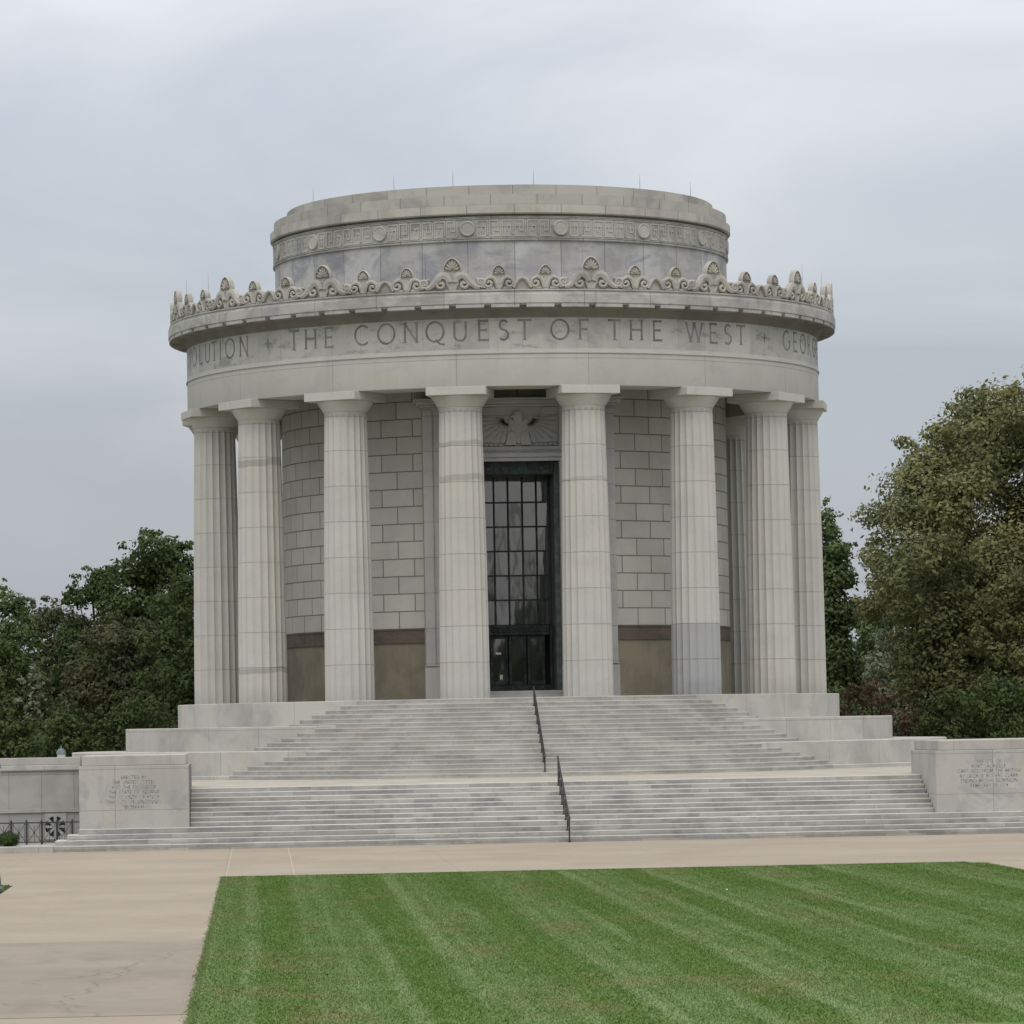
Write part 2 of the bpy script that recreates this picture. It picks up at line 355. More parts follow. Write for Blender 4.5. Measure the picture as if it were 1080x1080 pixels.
# columns
RC = 11.517; ZE = 11.0; ZC = 10.55
drumz = [1.31*i for i in range(1, 8)]+[10.42]
NF = 20; NP = 7
def column(th, ci):
    zs = [0.0]; 
    for d in drumz: zs += [d-.014, d-.004, d+.004, d+.014]
    for d in drumz[:-1]: zs += [d-.22, d-.12, d+.1, d+.65]
    if ci in (1, 3, 4): zs += [c_+o_ for c_ in {1: (8.97, 1.2), 3: (8.02, 9.27), 4: (7.92,)}[ci] for o_ in np.arange(-.2, .21, .025)]
    zs += [.65, 9.9, 10.3]; zs = sorted(z for z in set(zs) if z <= ZC-.09)+[ZC-.07, ZC-.03, ZC]
    v = []; tone = []; f = []
    rn = random.Random(ci*31+5); dt = [1+rn.uniform(-.02, .018) for _ in range(9)]
    warm = [rn.uniform(-.008, .008) for _ in range(9)]
    n = NF*NP
    for z in zs:
        t_ = z/ZC; R0 = .915+(.785-.915)*(t_**1.25)+.012*math.sin(PI*t_)
        jd = min(abs(z-d) for d in drumz); g = .010 if jd < .006 else 0
        fade = 1.0 if z < ZC-.08 else (.55 if z < ZC-.04 else 0.0)
        di = sum(1 for d in drumz if z > d)
        tv = dt[di]
        col = [tv*(1+warm[di]), tv, tv*(1-warm[di]*1.4)]
        k = 1.0
        if jd < .012: k *= .60
        # every shaft gets darker towards the foot and near the top
        k *= 1-.16*max(0, 1-z/.35)*rn.uniform(.6, 1)
        if z > 10.1: k *= .95
        if ci == 5 and z < 2.63: col = [col[0]*.74, col[1]*.76, col[2]*.83]  # weather stains seen on single columns
        kk = k
        for q in range(n):
            ph = (q % NP)/NP; a = 2*PI*q/n; k = kk
            zz = z+.035*math.sin(2*a+ci)+.02*math.sin(5*a+2*ci)
            if ci == 1 and abs(zz-8.97) < .13: k *= .74
            if ci == 1 and abs(zz-1.2) < .10: k *= .74
            if ci == 3 and (abs(zz-8.02) < .12 or abs(zz-9.27) < .08): k *= .78
            if ci == 4 and abs(zz-7.92) < .07: k *= .84
            dep = .062*math.sin(PI*ph)**.8*fade*(R0/.9)
            r = R0-dep-g
            v.append((r*math.sin(a), -r*math.cos(a), z)); tone.append((col[0]*k, col[1]*k, col[2]*k, 1))
    for i in range(len(zs)-1):
        for q in range(n): f.append((i*n+q, i*n+(q+1) % n, (i+1)*n+(q+1) % n, (i+1)*n+q))
    cx, cy = RC*math.sin(th), -RC*math.cos(th); c_, s_ = math.cos(th), math.sin(th)
    m = MB(); m.add([(cx+x*c_-y*s_, cy+x*s_+y*c_, z) for x, y, z in v], f)
    col_ = m.build('column', 'column', RT, tone=tone, ang=24)
    # capital: neck rings, echinus, square abacus
    m = MB(); pr = [(.70, ZC-.002), (.79, ZC-.002), (.80, ZC+.015), (.80, ZC+.035), (.785, ZC+.045), (.82, ZC+.05), (.82, ZC+.07), (.86, ZC+.13), (.93, ZC+.24), (.995, ZC+.34), (1.04, ZC+.40), (1.055, ZC+.44), (1.04, ZE-.002), (.7, ZE-.002)]
    m.lathe(pr, 72, cx=cx, cy=cy)
    bm = bmesh.new(); bmesh.ops.create_cube(bm, size=1)
    for q in bm.verts: q.co = Vector((q.co.x*2.2, q.co.y*2.2, q.co.z*.301+ZE+.1505-.002))
    bmesh.ops.bevel(bm, geom=bm.edges[:], offset=.012, segments=1, affect='EDGES')
    m.bm(bm, Matrix.Translation((cx, cy, 0)) @ Matrix.Rotation(th, 4, 'Z'))
    m.build('capital', 'capital', col_)
angs = [-78.75, -56.25, -33.75, -11.25, 11.25, 33.75, 56.25, 78.75]+[101.25+22.5*i for i in range(8)]
for i, a in enumerate(angs): column(rad(a), i)

# entablature
ZA = 11.303
m = MB(); m.lathe([(10.70, ZA), (12.345, ZA), (12.35, ZA+.01), (12.35, 12.48), (10.70, 12.48)], 420, closed=True); m.build('architrave', 'architrave', RT)
m = MB(); m.lathe([(10.72, 12.481), (12.385, 12.481), (12.395, 12.49), (12.395, 12.54), (12.37, 12.555), (12.36, 12.655), (10.72, 12.655)], 420, closed=True); m.build('taenia_moulding', 'capital', RT)
m = MB(); m.lathe([(10.70, 12.656), (12.35, 12.656), (12.35, 13.78), (10.70, 13.78)], 420, closed=True); FZ = m.build('frieze', 'frieze', RT)
m = MB(); cav = [(12.36+.60*(1-math.cos(t_)), 13.78+.40*math.sin(t_)) for t_ in np.linspace(0, PI/2, 9)]
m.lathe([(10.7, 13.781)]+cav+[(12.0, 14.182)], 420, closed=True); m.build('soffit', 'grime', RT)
m = MB(); m.lathe([(10.7, 14.183), (12.965, 14.183), (12.97, 14.235), (13.045, 14.24), (13.06, 14.26), (13.06, 14.58), (13.03, 14.60), (13.03, 14.655), (12.96, 14.66), (12.96, 14.70), (13.0, 14.705), (13.0, 14.755), (12.6, 14.77), (8.7, 15.0), (8.7, 14.183)], 420, closed=True)
CN = m.build('cornice', 'cornice', RT)
for i in range(64):
    a = 2*PI*(i+.5)/64; h = 2*PI/64*.40
    m = MB(); m.lathe([(12.45, 14.09), (13.02, 14.09), (13.03, 14.10), (13.03, 14.232), (12.45, 14.232)], 4, a-h, a+h, closed=True); m.build('mutule', 'cornice', CN)
m = MB(); v = []; f = []; nb = 960
for i in range(nb):
    a = 2*PI*i/nb; r_ = 13.024 if i % 2 else 12.985
    v += [(12.95*math.sin(a), -12.95*math.cos(a), 14.663), (r_*math.sin(a), -r_*math.cos(a), 14.664), (r_*math.sin(a), -r_*math.cos(a), 14.698), (12.95*math.sin(a), -12.95*math.cos(a), 14.699)]
for i in range(nb):
    j = (i+1) % nb
    f += [(i*4+q, j*4+q, j*4+(q+1) % 4, i*4+(q+1) % 4) for q in range(4)]
m.add(v, f)
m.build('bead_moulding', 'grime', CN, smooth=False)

# cresting: palmettes and scrolls bent round the cornice
RCR = 12.86
def bend(a0):
    def f(x, y, z): a = a0+x/RCR; r = RCR+y; return (r*math.sin(a), -r*math.cos(a), z)
    return f
Z0 = 14.755
def spiral(cx, cz, r0, turns, dirn, start, r1=.03, n=18):
    return [(cx+(r0+(r1-r0)*i/n)*math.cos(start+dirn*turns*2*PI*i/n), cz+(r0+(r1-r0)*i/n)*math.sin(start+dirn*turns*2*PI*i/n)) for i in range(n+1)]
def ribbon(m, pts, w, y0, y1, fn):
    """a rounded band following pts in the (x,z) plane"""
    n = len(pts); L = []; R_ = []
    for i, (x, z) in enumerate(pts):
        a = pts[max(i-1, 0)]; b = pts[min(i+1, n-1)]; dx, dz = b[0]-a[0], b[1]-a[1]; q = math.hypot(dx, dz) or 1
        ww = w[i] if hasattr(w, '__len__') else w
        L.append((x-dz/q*ww, z+dx/q*ww)); R_.append((x+dz/q*ww, z-dx/q*ww))
    v = []; f = []
    for i in range(n):
        (lx, lz), (rx, rz), (cx, cz) = L[i], R_[i], pts[i]
        v += [fn(lx, y0, lz), fn(lx, y1*.75, lz), fn(cx, y1, cz), fn(rx, y1*.75, rz), fn(rx, y0, rz)]
    for i in range(n-1):
        for q in range(5): f.append((i*5+q, i*5+(q+1) % 5, (i+1)*5+(q+1) % 5, (i+1)*5+q))
    f.append((0, 1, 2, 3, 4)); f.append(tuple((n-1)*5+q for q in (4, 3, 2, 1, 0))); m.add(v, f)
def palmette(m, cx, cz, R_, fn, y1):
    n = 20; poly = [(cx+R_*1.02*math.cos(t_), cz+R_*(1.0+.28*abs(math.sin(t_))**3)*math.sin(t_)) for t_ in np.linspace(-.45, PI+.45, n)]+[(cx-R_*.25, cz-R_*.85), (cx+R_*.25, cz-R_*.85)]
    m.prism(poly, -.10, .03, fn)
    rim = [(cx+R_*.95*math.cos(t_), cz+R_*(.95+.26*abs(math.sin(t_))**3)*math.sin(t_)) for t_ in np.linspace(-.35, PI+.35, 16)]
    ribbon(m, rim, R_*.08, -.08, y1, fn)
    for k in range(7):
        a = PI*(k+.5)/7; p0 = (cx+R_*.15*math.cos(a), cz-.1*R_+R_*.15*math.sin(a)); p1 = (cx+R_*.78*math.cos(a), cz+R_*(.82+.18*math.sin(a))*math.sin(a))
        pts = [(p0[0]+(p1[0]-p0[0])*q/4, p0[1]+(p1[1]-p0[1])*q/4) for q in range(5)]
        ribbon(m, pts, [R_*.03, R_*.07, R_*.11, R_*.12, R_*.05], 0, y1*.9, fn)
def antefix(a0, big):
    m = MB(); fn = bend(a0)
    if big:
        palmette(m, 0, Z0+.76, .34, fn, .12)
        for s in (-1, 1):
            pts = [(s*x, z) for x, z in ([(.10, Z0+.30), (.13, Z0+.42), (.22, Z0+.53), (.36, Z0+.57), (.50, Z0+.50), (.60, Z0+.36), (.72, Z0+.22), (.86, Z0+.12), (1.0, Z0+.10)])]
            ribbon(m, pts, [.10, .12, .13, .13, .12, .11, .10, .09, .07], -.1, .14, fn)
            ribbon(m, [(s*(x), z) for x, z in spiral(.42, Z0+.22, .19, 1.2, -1, PI/2)], .055, -.08, .12, fn)
            ribbon(m, [(s*(x), z) for x, z in spiral(1.02, Z0+.27, .17, 1.3, 1, -PI/2)], .055, -.1, .14, fn)
            ribbon(m, [(s*.07, Z0+.02), (s*.12, Z0+.16), (s*.20, Z0+.30)], .06, -.08, .09, fn)
        m.prism([(-.14, Z0), (.14, Z0), (.10, Z0+.5), (-.10, Z0+.5)], -.1, .06, fn)
        m.prism([(-1.05, Z0+.002), (1.05, Z0+.002), (1.05, Z0+.36), (.8, Z0+.22), (.55, Z0+.45), (-.55, Z0+.45), (-.8, Z0+.22), (-1.05, Z0+.36)], -.125, .01, fn)
    else:
        palmette(m, 0, Z0+.58, .245, fn, .11)
        for s in (-1, 1):
            ribbon(m, [(s*.05, Z0+.05), (s*.09, Z0+.26), (s*.16, Z0+.40), (s*.30, Z0+.46), (s*.42, Z0+.40)], [.06, .07, .07, .07, .05], -.08, .12, fn)
            ribbon(m, [(s*x, z) for x, z in spiral(.36, Z0+.23, .19, 1.25, -1, PI/2)], .05, -.08, .12, fn)
            ribbon(m, [(s*x, z) for x, z in ((.52, Z0+.06), (.60, Z0+.22), (.70, Z0+.36), (.82, Z0+.42))], [.05, .06, .06, .04], -.08, .12, fn)
        m.prism([(-.09, Z0), (.09, Z0), (.07, Z0+.45), (-.07, Z0+.45)], -.1, .09, fn)
        m.prism([(-.84, Z0+.002), (.84, Z0+.002), (.84, Z0+.42), (.62, Z0+.30), (.45, Z0+.46), (-.45, Z0+.46), (-.62, Z0+.30), (-.84, Z0+.42)], -.12, .0, fn)
        m.prism([(.12, Z0+.02), (.5, Z0+.02), (.4, Z0+.1), (.2, Z0+.1)], -.05, .08, fn); m.prism([(-.5, Z0+.02), (-.12, Z0+.02), (-.2, Z0+.1), (-.4, Z0+.1)], -.05, .08, fn)
    m.build('antefix', 'crest', RT)
for i in range(48): antefix(rad(-78.75+7.5*i), i % 3 == 0)

# attic drum
m = MB(); m.lathe([(8.3, 14.9), (8.86, 14.9), (8.86, 17.0), (8.3, 17.0)], 360, closed=True); AT = m.build('attic_drum', 'attic', RT)
m = MB(); m.lathe([(8.3, 17.001), (8.93, 17.001), (8.94, 17.02), (8.94, 17.06), (8.90, 17.075), (8.90, 17.86), (8.93, 17.875), (8.93, 17.90), (8.80, 17.92), (8.80, 17.985), (8.3, 17.985)], 360, closed=True); AB = m.build('attic_band', 'attic_band', RT)
m = MB(); m.lathe([(8.0, 17.986), (8.98, 17.986), (9.03, 18.03), (9.03, 18.33), (8.89, 18.345), (8.88, 18.36), (8.88, 18.735), (8.40, 18.75), (8.36, 18.77), (8.36, 19.14), (8.34, 19.155), (0, 19.155)], 360); m.build('attic_coping', 'coping', RT)
# meander carved in the band, with discs over the columns
RB = 8.9
def bb(a0):
    def f(x, y, z): a = a0+x/RB; r = RB+y; return (r*math.sin(a), -r*math.cos(a), z)
    return f
kz0, kz1 = 17.15, 17.79; kh = kz1-kz0
for i in range(16):
    a0 = rad(-78.75+22.5*i); fn = bb(a0)
    m = MB(); n = 28
    m.prism([(.27*math.cos(2*PI*k/n), 17.47+.27*math.sin(2*PI*k/n)) for k in range(n)], -.01, .05, fn)
    ribbon(m, [(.25*math.cos(2*PI*k/n), 17.47+.25*math.sin(2*PI*k/n)) for k in range(n+1)], .035, .0, .075, fn)
    m.build('medallion', 'key', AB)
m = MB()
def keybar(fn, x0, x1, z0, z1):
    m.prism([(x0, z0), (x1, z0), (x1, z1), (x0, z1)], -.01, .024, fn)
for i in range(16):
    a0 = rad(-78.75+22.5*i); fn = bb(a0); w_ = .045
    arc = RB*rad(22.5); x0 = .34; x1 = arc-.34; nu = 6; u = (x1-x0)/nu
    for k in range(nu):
        xa = x0+k*u; fl = k % 2; q = u-.03
        def Zm(z): return kz0+z*kh if not fl else kz1-z*kh
        def bar(ax, bx, az, bz):
            za, zb = sorted((Zm(az), Zm(bz))); keybar(fn, xa+ax*q, xa+bx*q, za, zb)
        t1 = .11; tx = w_/q
        bar(0, 1, .9, 1); bar(0, tx, 0, .9-.002); bar(tx+.002, .8, 0, .1); bar(.8-tx, .8, .102, .68); bar(.38, .8-tx-.002, .58, .68); bar(.38, .38+tx, .3, .578); bar(1-tx, 1, .1, .898)
    for zz in (17.10, 17.825): pass
for z0_, z1_ in ((17.095, 17.118), (17.822, 17.845)): m.lathe([(8.89, z0_), (8.935, z0_), (8.935, z1_), (8.89, z1_)], 360, closed=True)
m.build('greek_key', 'key', AB, smooth=False)

# lightning rods
for r, z, lst in ((8.28, 19.15, (-63, -32, -15.5, 5.5, 36.5, 59)), (12.6, 14.76, (-77, -65, -16, 10.2, 62, 77))):
    for a in lst:
        a = rad(a); x, y = r*math.sin(a), -r*math.cos(a); hh = .55 if z > 18 else 1.55
        m = MB(); m.tube([(x, y, z), (x, y, z+hh*.6), (x, y, z+hh)], [.009, .006, .003], 6); m.build('lightning_rod', 'rail', RT)

# cella wall
GA = rad(11.5)
m = MB(); m.lathe([(8.2, 2.652), (8.7, 2.652), (8.7, 12.3), (8.2, 12.3)], 360, GA, 2*PI-GA, closed=True); CW = m.build('cella_wall', 'wall', RT)
m = MB(); m.lathe([(8.2, 0.002), (8.76, 0.002), (8.76, .10), (8.68, .12), (8.68, 2.12), (8.2, 2.12)], 360, GA, 2*PI-GA, closed=True); m.build('dado', 'dado', CW)
m = MB(); m.lathe([(8.2, 2.122), (8.73, 2.122), (8.73, 2.17), (8.715, 2.18), (8.715, 2.59), (8.74, 2.60), (8.74, 2.65), (8.2, 2.65)], 360, GA, 2*PI-GA, closed=True); m.build('red_band', 'redband', CW)
m = MB(); m.lathe([(8.2, 12.301), (10.71, 12.301), (10.71, 12.45), (8.2, 12.45)], 240, closed=True)
for i in range(48):
    a = 2*PI*i/48; m.lathe([(8.72, 12.12), (10.68, 12.12), (10.68, 12.299), (8.72, 12.299)], 1, a-.013, a+.013, closed=True)
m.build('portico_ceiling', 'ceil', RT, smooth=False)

# portal
m = MB()
for s in (-1, 1):
    def bx(x0, x1, *r, **k): a, b = sorted((s*x0, s*x1)); m.box(a, b, *r, **k)
    bx(1.50, 3.55, -9.10, -6.0, .002, 10.80, bev=.01)
    bx(3.20, 3.552, -9.16, -9.098, .30, 10.70, bev=.008)       # outer fillet
    bx(1.502, 1.72, -9.17, -9.098, .30, 9.03, bev=.008)         # inner architrave
    bx(1.76, 1.84, -9.13, -9.098, .30, 9.12, bev=.005)
    bx(1.46, 3.60, -9.22, -9.165, .003, 1.18, bev=.012)         # base block
    bx(1.46, 3.60, -9.24, -9.166, 1.22, 1.27, bev=.012)
m.box(-1.499, 1.499, -9.10, -6.0, 8.78, 9.12, bev=.006)
m.box(-1.72, 1.72, -9.19, -9.105, 8.76, 8.90, bev=.01); m.box(-1.75, 1.75, -9.26, -9.105, 8.903, 9.06, bev=.012)
m.box(-1.499, 1.499, -8.965, -6.0, 9.122, 10.80)                # panel behind the relief
m.box(-3.65, 3.65, -9.25, -8.0, 10.802, 10.88, bev=.02); m.box(-3.8, 3.8, -9.50, -8.0, 10.882, 11.02, bev=.02); m.box(-3.88, 3.88, -9.60, -8.0, 11.022, 11.10, bev=.02)
m.box(-1.499, 1.499, -9.05, -5.9, .002, .14, bev=.01); m.box(-1.498, 1.498, -8.75, -5.9, .141, .27, bev=.01)   # threshold steps
PO = m.build('portal', 'portal', RT)
m = MB(); m.box(-1.9, 1.9, -8.62, -8.1, 10.805, 12.298); m.build('wall_over_portal', 'wall', RT, smooth=False)
# eagle relief over the door
m = MB(); yb, yf = -8.94, -9.05
def wing(s):
    o_ = [(.30, 10.36), (.40, 10.22), (.56, 10.18), (.72, 10.26), (.84, 10.46), (.92, 10.76), (1.49, 10.78), (1.49, 9.50), (.95, 9.46), (.52, 9.45), (.36, 9.7)]
    m.prism([(s*x, z) for x, z in o_], yf+.03, yb)
    for k in range(9):      # flight feathers radiating from the shoulder
        a = rad(8-13*k); L = 1.5
        p0 = (.34, 10.05); pts = []
        for q in range(7):
            x = p0[0]+L*(.12+.88*q/6)*math.cos(a); z = p0[1]+.25+L*(.12+.88*q/6)*math.sin(a)*.8
            if x > 1.47 or z < 9.5 or z > 10.74: break
            pts.append((s*x, z))
        if len(pts) > 1: ribbon(m, pts, .045, yf+.02, yf-.03, lambda x, y, z: (x, y, z))
wing(1); wing(-1)
I_ = lambda x, y, z: (x, y, z)
m.prism([(-.31, 10.36), (-.16, 10.24), (0, 10.10), (.16, 10.24), (.31, 10.36), (.38, 10.0), (.34, 9.62), (.12, 9.52), (0, 9.40), (-.12, 9.52), (-.34, 9.62), (-.38, 10.0)], yf+.012, yb)
m.prism([(-.17, 10.26), (-.19, 10.44), (-.12, 10.58), (.02, 10.62), (.13, 10.56), (.16, 10.42), (.15, 10.26), (.05, 10.12), (-.05, 10.12)], yf-.03, yb)
m.prism([(-.18, 10.50), (-.27, 10.44), (-.25, 10.36), (-.15, 10.40)], yf-.04, yb)
for s in (-1, 1):
    m.prism([(s*.09, 9.36), (s*.09, 9.72), (s*.16, 9.84), (s*.30, 9.86), (s*.38, 9.78), (s*.44, 9.55), (s*.50, 9.36)], yf-.02, yb)
    ribbon(m, [(s*.09, 9.40), (s*.09, 9.74), (s*.17, 9.88), (s*.31, 9.90), (s*.40, 9.80), (s*.46, 9.55), (s*.53, 9.38)], .018, yb, yf-.005, I_)
    for k in range(3): ribbon(m, [(s*(.17+.12*k), 9.38), (s*(.15+.15*k), 9.26)], .03, yb, yf-.06, I_)
    for k in range(4):
        for q in range(3): m.prism([(s*(.02+.07*q), 10.04-.12*k), (s*(.07+.07*q), 10.04-.12*k), (s*(.045+.07*q), 9.97-.12*k)], yf-.004, yf+.02)
m.box(-1.498, 1.498, -9.10, -8.935, 9.125, 9.31, bev=.01)
for s in (-1, 1):
    for k in range(5): m.box(min(s*(.62+.17*k), s*(.74+.17*k)), max(s*(.62+.17*k), s*(.74+.17*k)), -9.06, -8.935, 9.33, 9.43, bev=.02)
m.build('eagle_relief', 'portal', PO)

# bronze door screen, set deep in the portal
DY = -6.2
D = 0; m = MB()
m.box(-1.499, -1.30, -8.6, DY+.2, .272, 8.76, bev=.02); m.box(1.30, 1.499, -8.6, DY+.2, .272, 8.76, bev=.02)
RV = m.build('door_reveal', 'jamb', RT)
m = MB(); m.box(-1.299, 1.299, -8.7, DY+.2, 8.30, 8.775, bev=.01)
for k in range(9): m.box(-1.2+.28*k, -1.04+.28*k, -8.74, -8.701, 8.42, 8.6, bev=.01)
m.box(-1.299, -1.22, DY-.12, DY+.18, .272, 8.298); m.box(1.22, 1.299, DY-.12, DY+.18, .272, 8.298)
m.box(-1.219, 1.219, DY-.20, DY+.18, 2.36, 2.78, bev=.03)
for k in range(12): m.box(-1.15+.195*k, -1.02+.195*k, DY-.24, DY-.201, 2.48, 2.66, bev=.02)
m.box(-1.219, 1.219, DY-.10, DY+.18, .273, .50, bev=.01)
SCR = m.build('bronze_screen', 'bronze', RT)
cols = [-1.22, -.80, -.27, .27, .80, 1.22]; rows = [2.78, 3.70, 4.62, 5.54, 6.46, 7.38, 8.30]
m = MB()
for x in cols[1:-1]: m.box(x-.035, x+.035, DY-.08, DY+.06, 2.782, 8.298, bev=.008)
for z in rows[1:-1]:
    for a, b in zip(cols[:-1], cols[1:]): m.box(a+.037, b-.037, DY-.06, DY+.05, z-.03, z+.03, bev=.006)
m.build('window_bars', 'bronze', SCR)
for i, (a, b) in enumerate(zip(cols[:-1], cols[1:])):
    for j, (c0, c1) in enumerate(zip(rows[:-1], rows[1:])):
        m = MB(); tl = random.uniform(-.006, .006); tv = random.uniform(-.006, .006); y = DY
        p = [(a, y-tl*.5, c0), (b, y+tl*.5, c0), (b, y+tl*.5+tv, c1), (a, y-tl*.5+tv, c1)]
        m.add(p+[(x, y_+.012, z) for x, y_, z in p], [(0, 1, 2, 3), (7, 6, 5, 4), (0, 4, 5, 1), (1, 5, 6, 2), (2, 6, 7, 3), (3, 7, 4, 0)])
        m.build('glass_pane', 'glass', SCR, smooth=False)
for k, x in enumerate((-.70, 0.0, .70)):
    m = MB(); hw = .33
    m.box(x-hw, x-hw+.10, DY-.12, DY+.02, .502, 2.358, bev=.01); m.box(x+hw-.10, x+hw, DY-.12, DY+.02, .502, 2.358, bev=.01)
    m.box(x-hw+.101, x+hw-.101, DY-.11, DY+.02, .502, .66, bev=.01); m.box(x-hw+.101, x+hw-.101, DY-.11, DY+.02, 2.25, 2.358, bev=.01)
    dl = m.build('door_leaf', 'bronze', RT)
    m = MB(); m.box(x-hw+.101, x+hw-.101, DY-.05, DY-.03, .661, 2.249); m.build('glass_pane', 'glass', dl)
    m = MB(); hx = x+hw-.05; m.tube([(hx, DY-.12, 1.2), (hx, DY-.19, 1.22), (hx, DY-.19, 1.55), (hx, DY-.12, 1.57)], .018, 8); m.build('door_handle', 'rail', dl)
    if k == 0:
        m = MB(); m.box(x+.02, x+.12, DY-.056, DY-.052, .72, .90); m.build('notice', 'paper', dl)
        m = MB(); m.box(x-.12, x+.08, DY-.056, DY-.052, 1.66, 1.74); m.build('notice', 'paper', dl)
# dark interior behind the glazing
m = MB(); m.box(-1.5, 1.5, DY+.5, DY+.6, .0, 9); m.build('vestibule_back', 'dark', RT)

# ------------------------------------------------------------ lettering (stroke capitals with small serifs)
def arc(cx, cz, rx, rz, a0, a1, n=14): return [(cx+rx*math.cos(rad(a0+(a1-a0)*i/n)), cz+rz*math.sin(rad(a0+(a1-a0)*i/n))) for i in range(n+1)]
GL = {   # strokes on a 1-high grid; (advance width, [polyline,...])
 'A': (.72, [[(.0, 0), (.36, 1)], [(.36, 1), (.72, 0)], [(.13, .36), (.59, .36)]]),
 'B': (.58, [[(.08, 0), (.08, 1)], [(.08, 1)]+arc(.28, .76, .22, .24, 90, -90)+[(.08, .52)], [(.08, .52)]+arc(.3, .26, .26, .26, 90, -90)+[(.08, 0)]]),
 'C': (.80, [arc(.47, .5, .44, .5, 48, 312, 22)]),
 'D': (.78, [[(.08, 0), (.08, 1)], [(.08, 1)]+arc(.28, .5, .46, .5, 90, -90, 18)+[(.08, 0)]]),
 'E': (.56, [[(.08, 0), (.08, 1)], [(.08, 1), (.52, 1)], [(.08, .52), (.46, .52)], [(.08, 0), (.55, 0)]]),
 'F': (.54, [[(.08, 0), (.08, 1)], [(.08, 1), (.52, 1)], [(.08, .52), (.45, .52)]]),
 'G': (.84, [arc(.47, .5, .44, .5, 48, 325, 22), [(.83, .2), (.83, .46)], [(.66, .46), (.9, .46)]]),
 'H': (.78, [[(.08, 0), (.08, 1)], [(.70, 0), (.70, 1)], [(.08, .52), (.70, .52)]]),
 'I': (.18, [[(.09, 0), (.09, 1)]]),
 'K': (.68, [[(.08, 0), (.08, 1)], [(.08, .45), (.60, 1)], [(.25, .62), (.68, 0)]]),
 'L': (.54, [[(.08, 0), (.08, 1)], [(.08, 0), (.52, 0)]]),
 'M': (.90, [[(.04, 0), (.14, 1)], [(.14, 1), (.45, .05)], [(.45, .05), (.76, 1)], [(.76, 1), (.86, 0)]]),
 'N': (.80, [[(.08, 0), (.08, 1)], [(.08, 1), (.72, 0)], [(.72, 0), (.72, 1)]]),
 'O': (.96, [arc(.48, .5, .46, .51, 0, 360, 30)]),
 'P': (.58, [[(.08, 0), (.08, 1)], [(.08, 1)]+arc(.28, .74, .25, .26, 90, -90)+[(.08, .48)]]),
 'Q': (.96, [arc(.48, .5, .46, .51, 0, 360, 30), [(.52, .1), (.74, -.14), (.98, -.18)]]),
 'R': (.66, [[(.08, 0), (.08, 1)], [(.08, 1)]+arc(.28, .75, .25, .25, 90, -90)+[(.08, .5)], [(.28, .5), (.66, 0)]]),
 'S': (.54, [arc(.27, .75, .21, .25, 35, 250, 12)[:-1]+arc(.25, .25, .24, .26, 80, -140, 12)]),
 'T': (.66, [[(.33, 0), (.33, 1)], [(.0, 1), (.66, 1)]]),
 'U': (.76, [[(.08, 1), (.08, .35)]+arc(.38, .31, .30, .32, 180, 360, 12)+[(.68, .35), (.68, 1)]]),
 'V': (.72, [[(.0, 1), (.36, 0)], [(.36, 0), (.72, 1)]]),
 'W': (1.06, [[(.0, 1), (.27, 0)], [(.27, 0), (.53, 1)], [(.53, 1), (.80, 0)], [(.80, 0), (1.06, 1)]]),
 'X': (.70, [[(.02, 0), (.68, 1)], [(.02, 1), (.68, 0)]]),
 'Y': (.68, [[(.34, 0), (.34, .48)], [(.34, .48), (.0, 1)], [(.34, .48), (.68, 1)]]),
 '1': (.24, [[(.12, 0), (.12, 1)]]), '2': (.56, [arc(.27, .74, .22, .26, 160, -30, 10)+[(.04, 0), (.52, 0)]]),
 '5': (.56, [[(.48, 1), (.14, 1), (.10, .58)]+arc(.24, .32, .25, .30, 110, -140, 12)]),
 '7': (.56, [[(.02, 1), (.52, 1), (.2, 0)]]), '9': (.56, [arc(.28, .7, .22, .3, 0, 360, 18), [(.5, .7), (.42, .3), (.2, 0)]]),
 ' ': (.42, []), ',': (.2, [[(.1, .06), (.06, -.12)]]),
}
def glyph(m, ch, x, z, h, w, fn, y0, y1, serif=True, sx=1.0):
    for st in GL[ch][1]:
        pts = []                                   # resample so that strokes bend with the wall
        for a, b in zip(st[:-1], st[1:]):
            k = 4 if len(st) == 2 else 1
            pts += [(a[0]+(b[0]-a[0])*q/k, a[1]+(b[1]-a[1])*q/k) for q in range(k)]
        pts.append(st[-1]); pts = [(x+p[0]*h*sx, z+p[1]*h) for p in pts]
        ribbon_flat(m, pts, w, y0, y1, fn)
        if serif and len(st) == 2:
            for (px, pz) in (pts[0], pts[-1]):
                vert = abs(st[0][0]-st[1][0]) < .3
                if vert and (abs(pz-z) < .02 or abs(pz-z-h) < .02): ribbon_flat(m, [(px-w*2.1, pz), (px+w*2.1, pz)], w*.45, y0, y1-.0006, fn)
                elif not vert: ribbon_flat(m, [(px, pz-w*1.5), (px, pz+w*1.5)], w*.45, y0, y1-.0006, fn)
def ribbon_flat(m, pts, w, y0, y1, fn):
    n = len(pts); v = []; f = []
    for i, (x, z) in enumerate(pts):
        a = pts[max(i-1, 0)]; b = pts[min(i+1, n-1)]; dx, dz = b[0]-a[0], b[1]-a[1]; q = math.hypot(dx, dz) or 1
        v += [fn(x-dz/q*w, y1, z+dx/q*w), fn(x+dz/q*w, y1, z-dx/q*w), fn(x+dz/q*w, y0, z-dx/q*w), fn(x-dz/q*w, y0, z+dx/q*w)]
    for i in range(n-1):
        for q in range(4): f.append((i*4+q, i*4+(q+1) % 4, (i+1)*4+(q+1) % 4, (i+1)*4+q))
    f += [(0, 1, 2, 3), ((n-1)*4+3, (n-1)*4+2, (n-1)*4+1, (n-1)*4)]; m.add(v, f)
RF = 12.35
LH = .70; LZ = 12.985
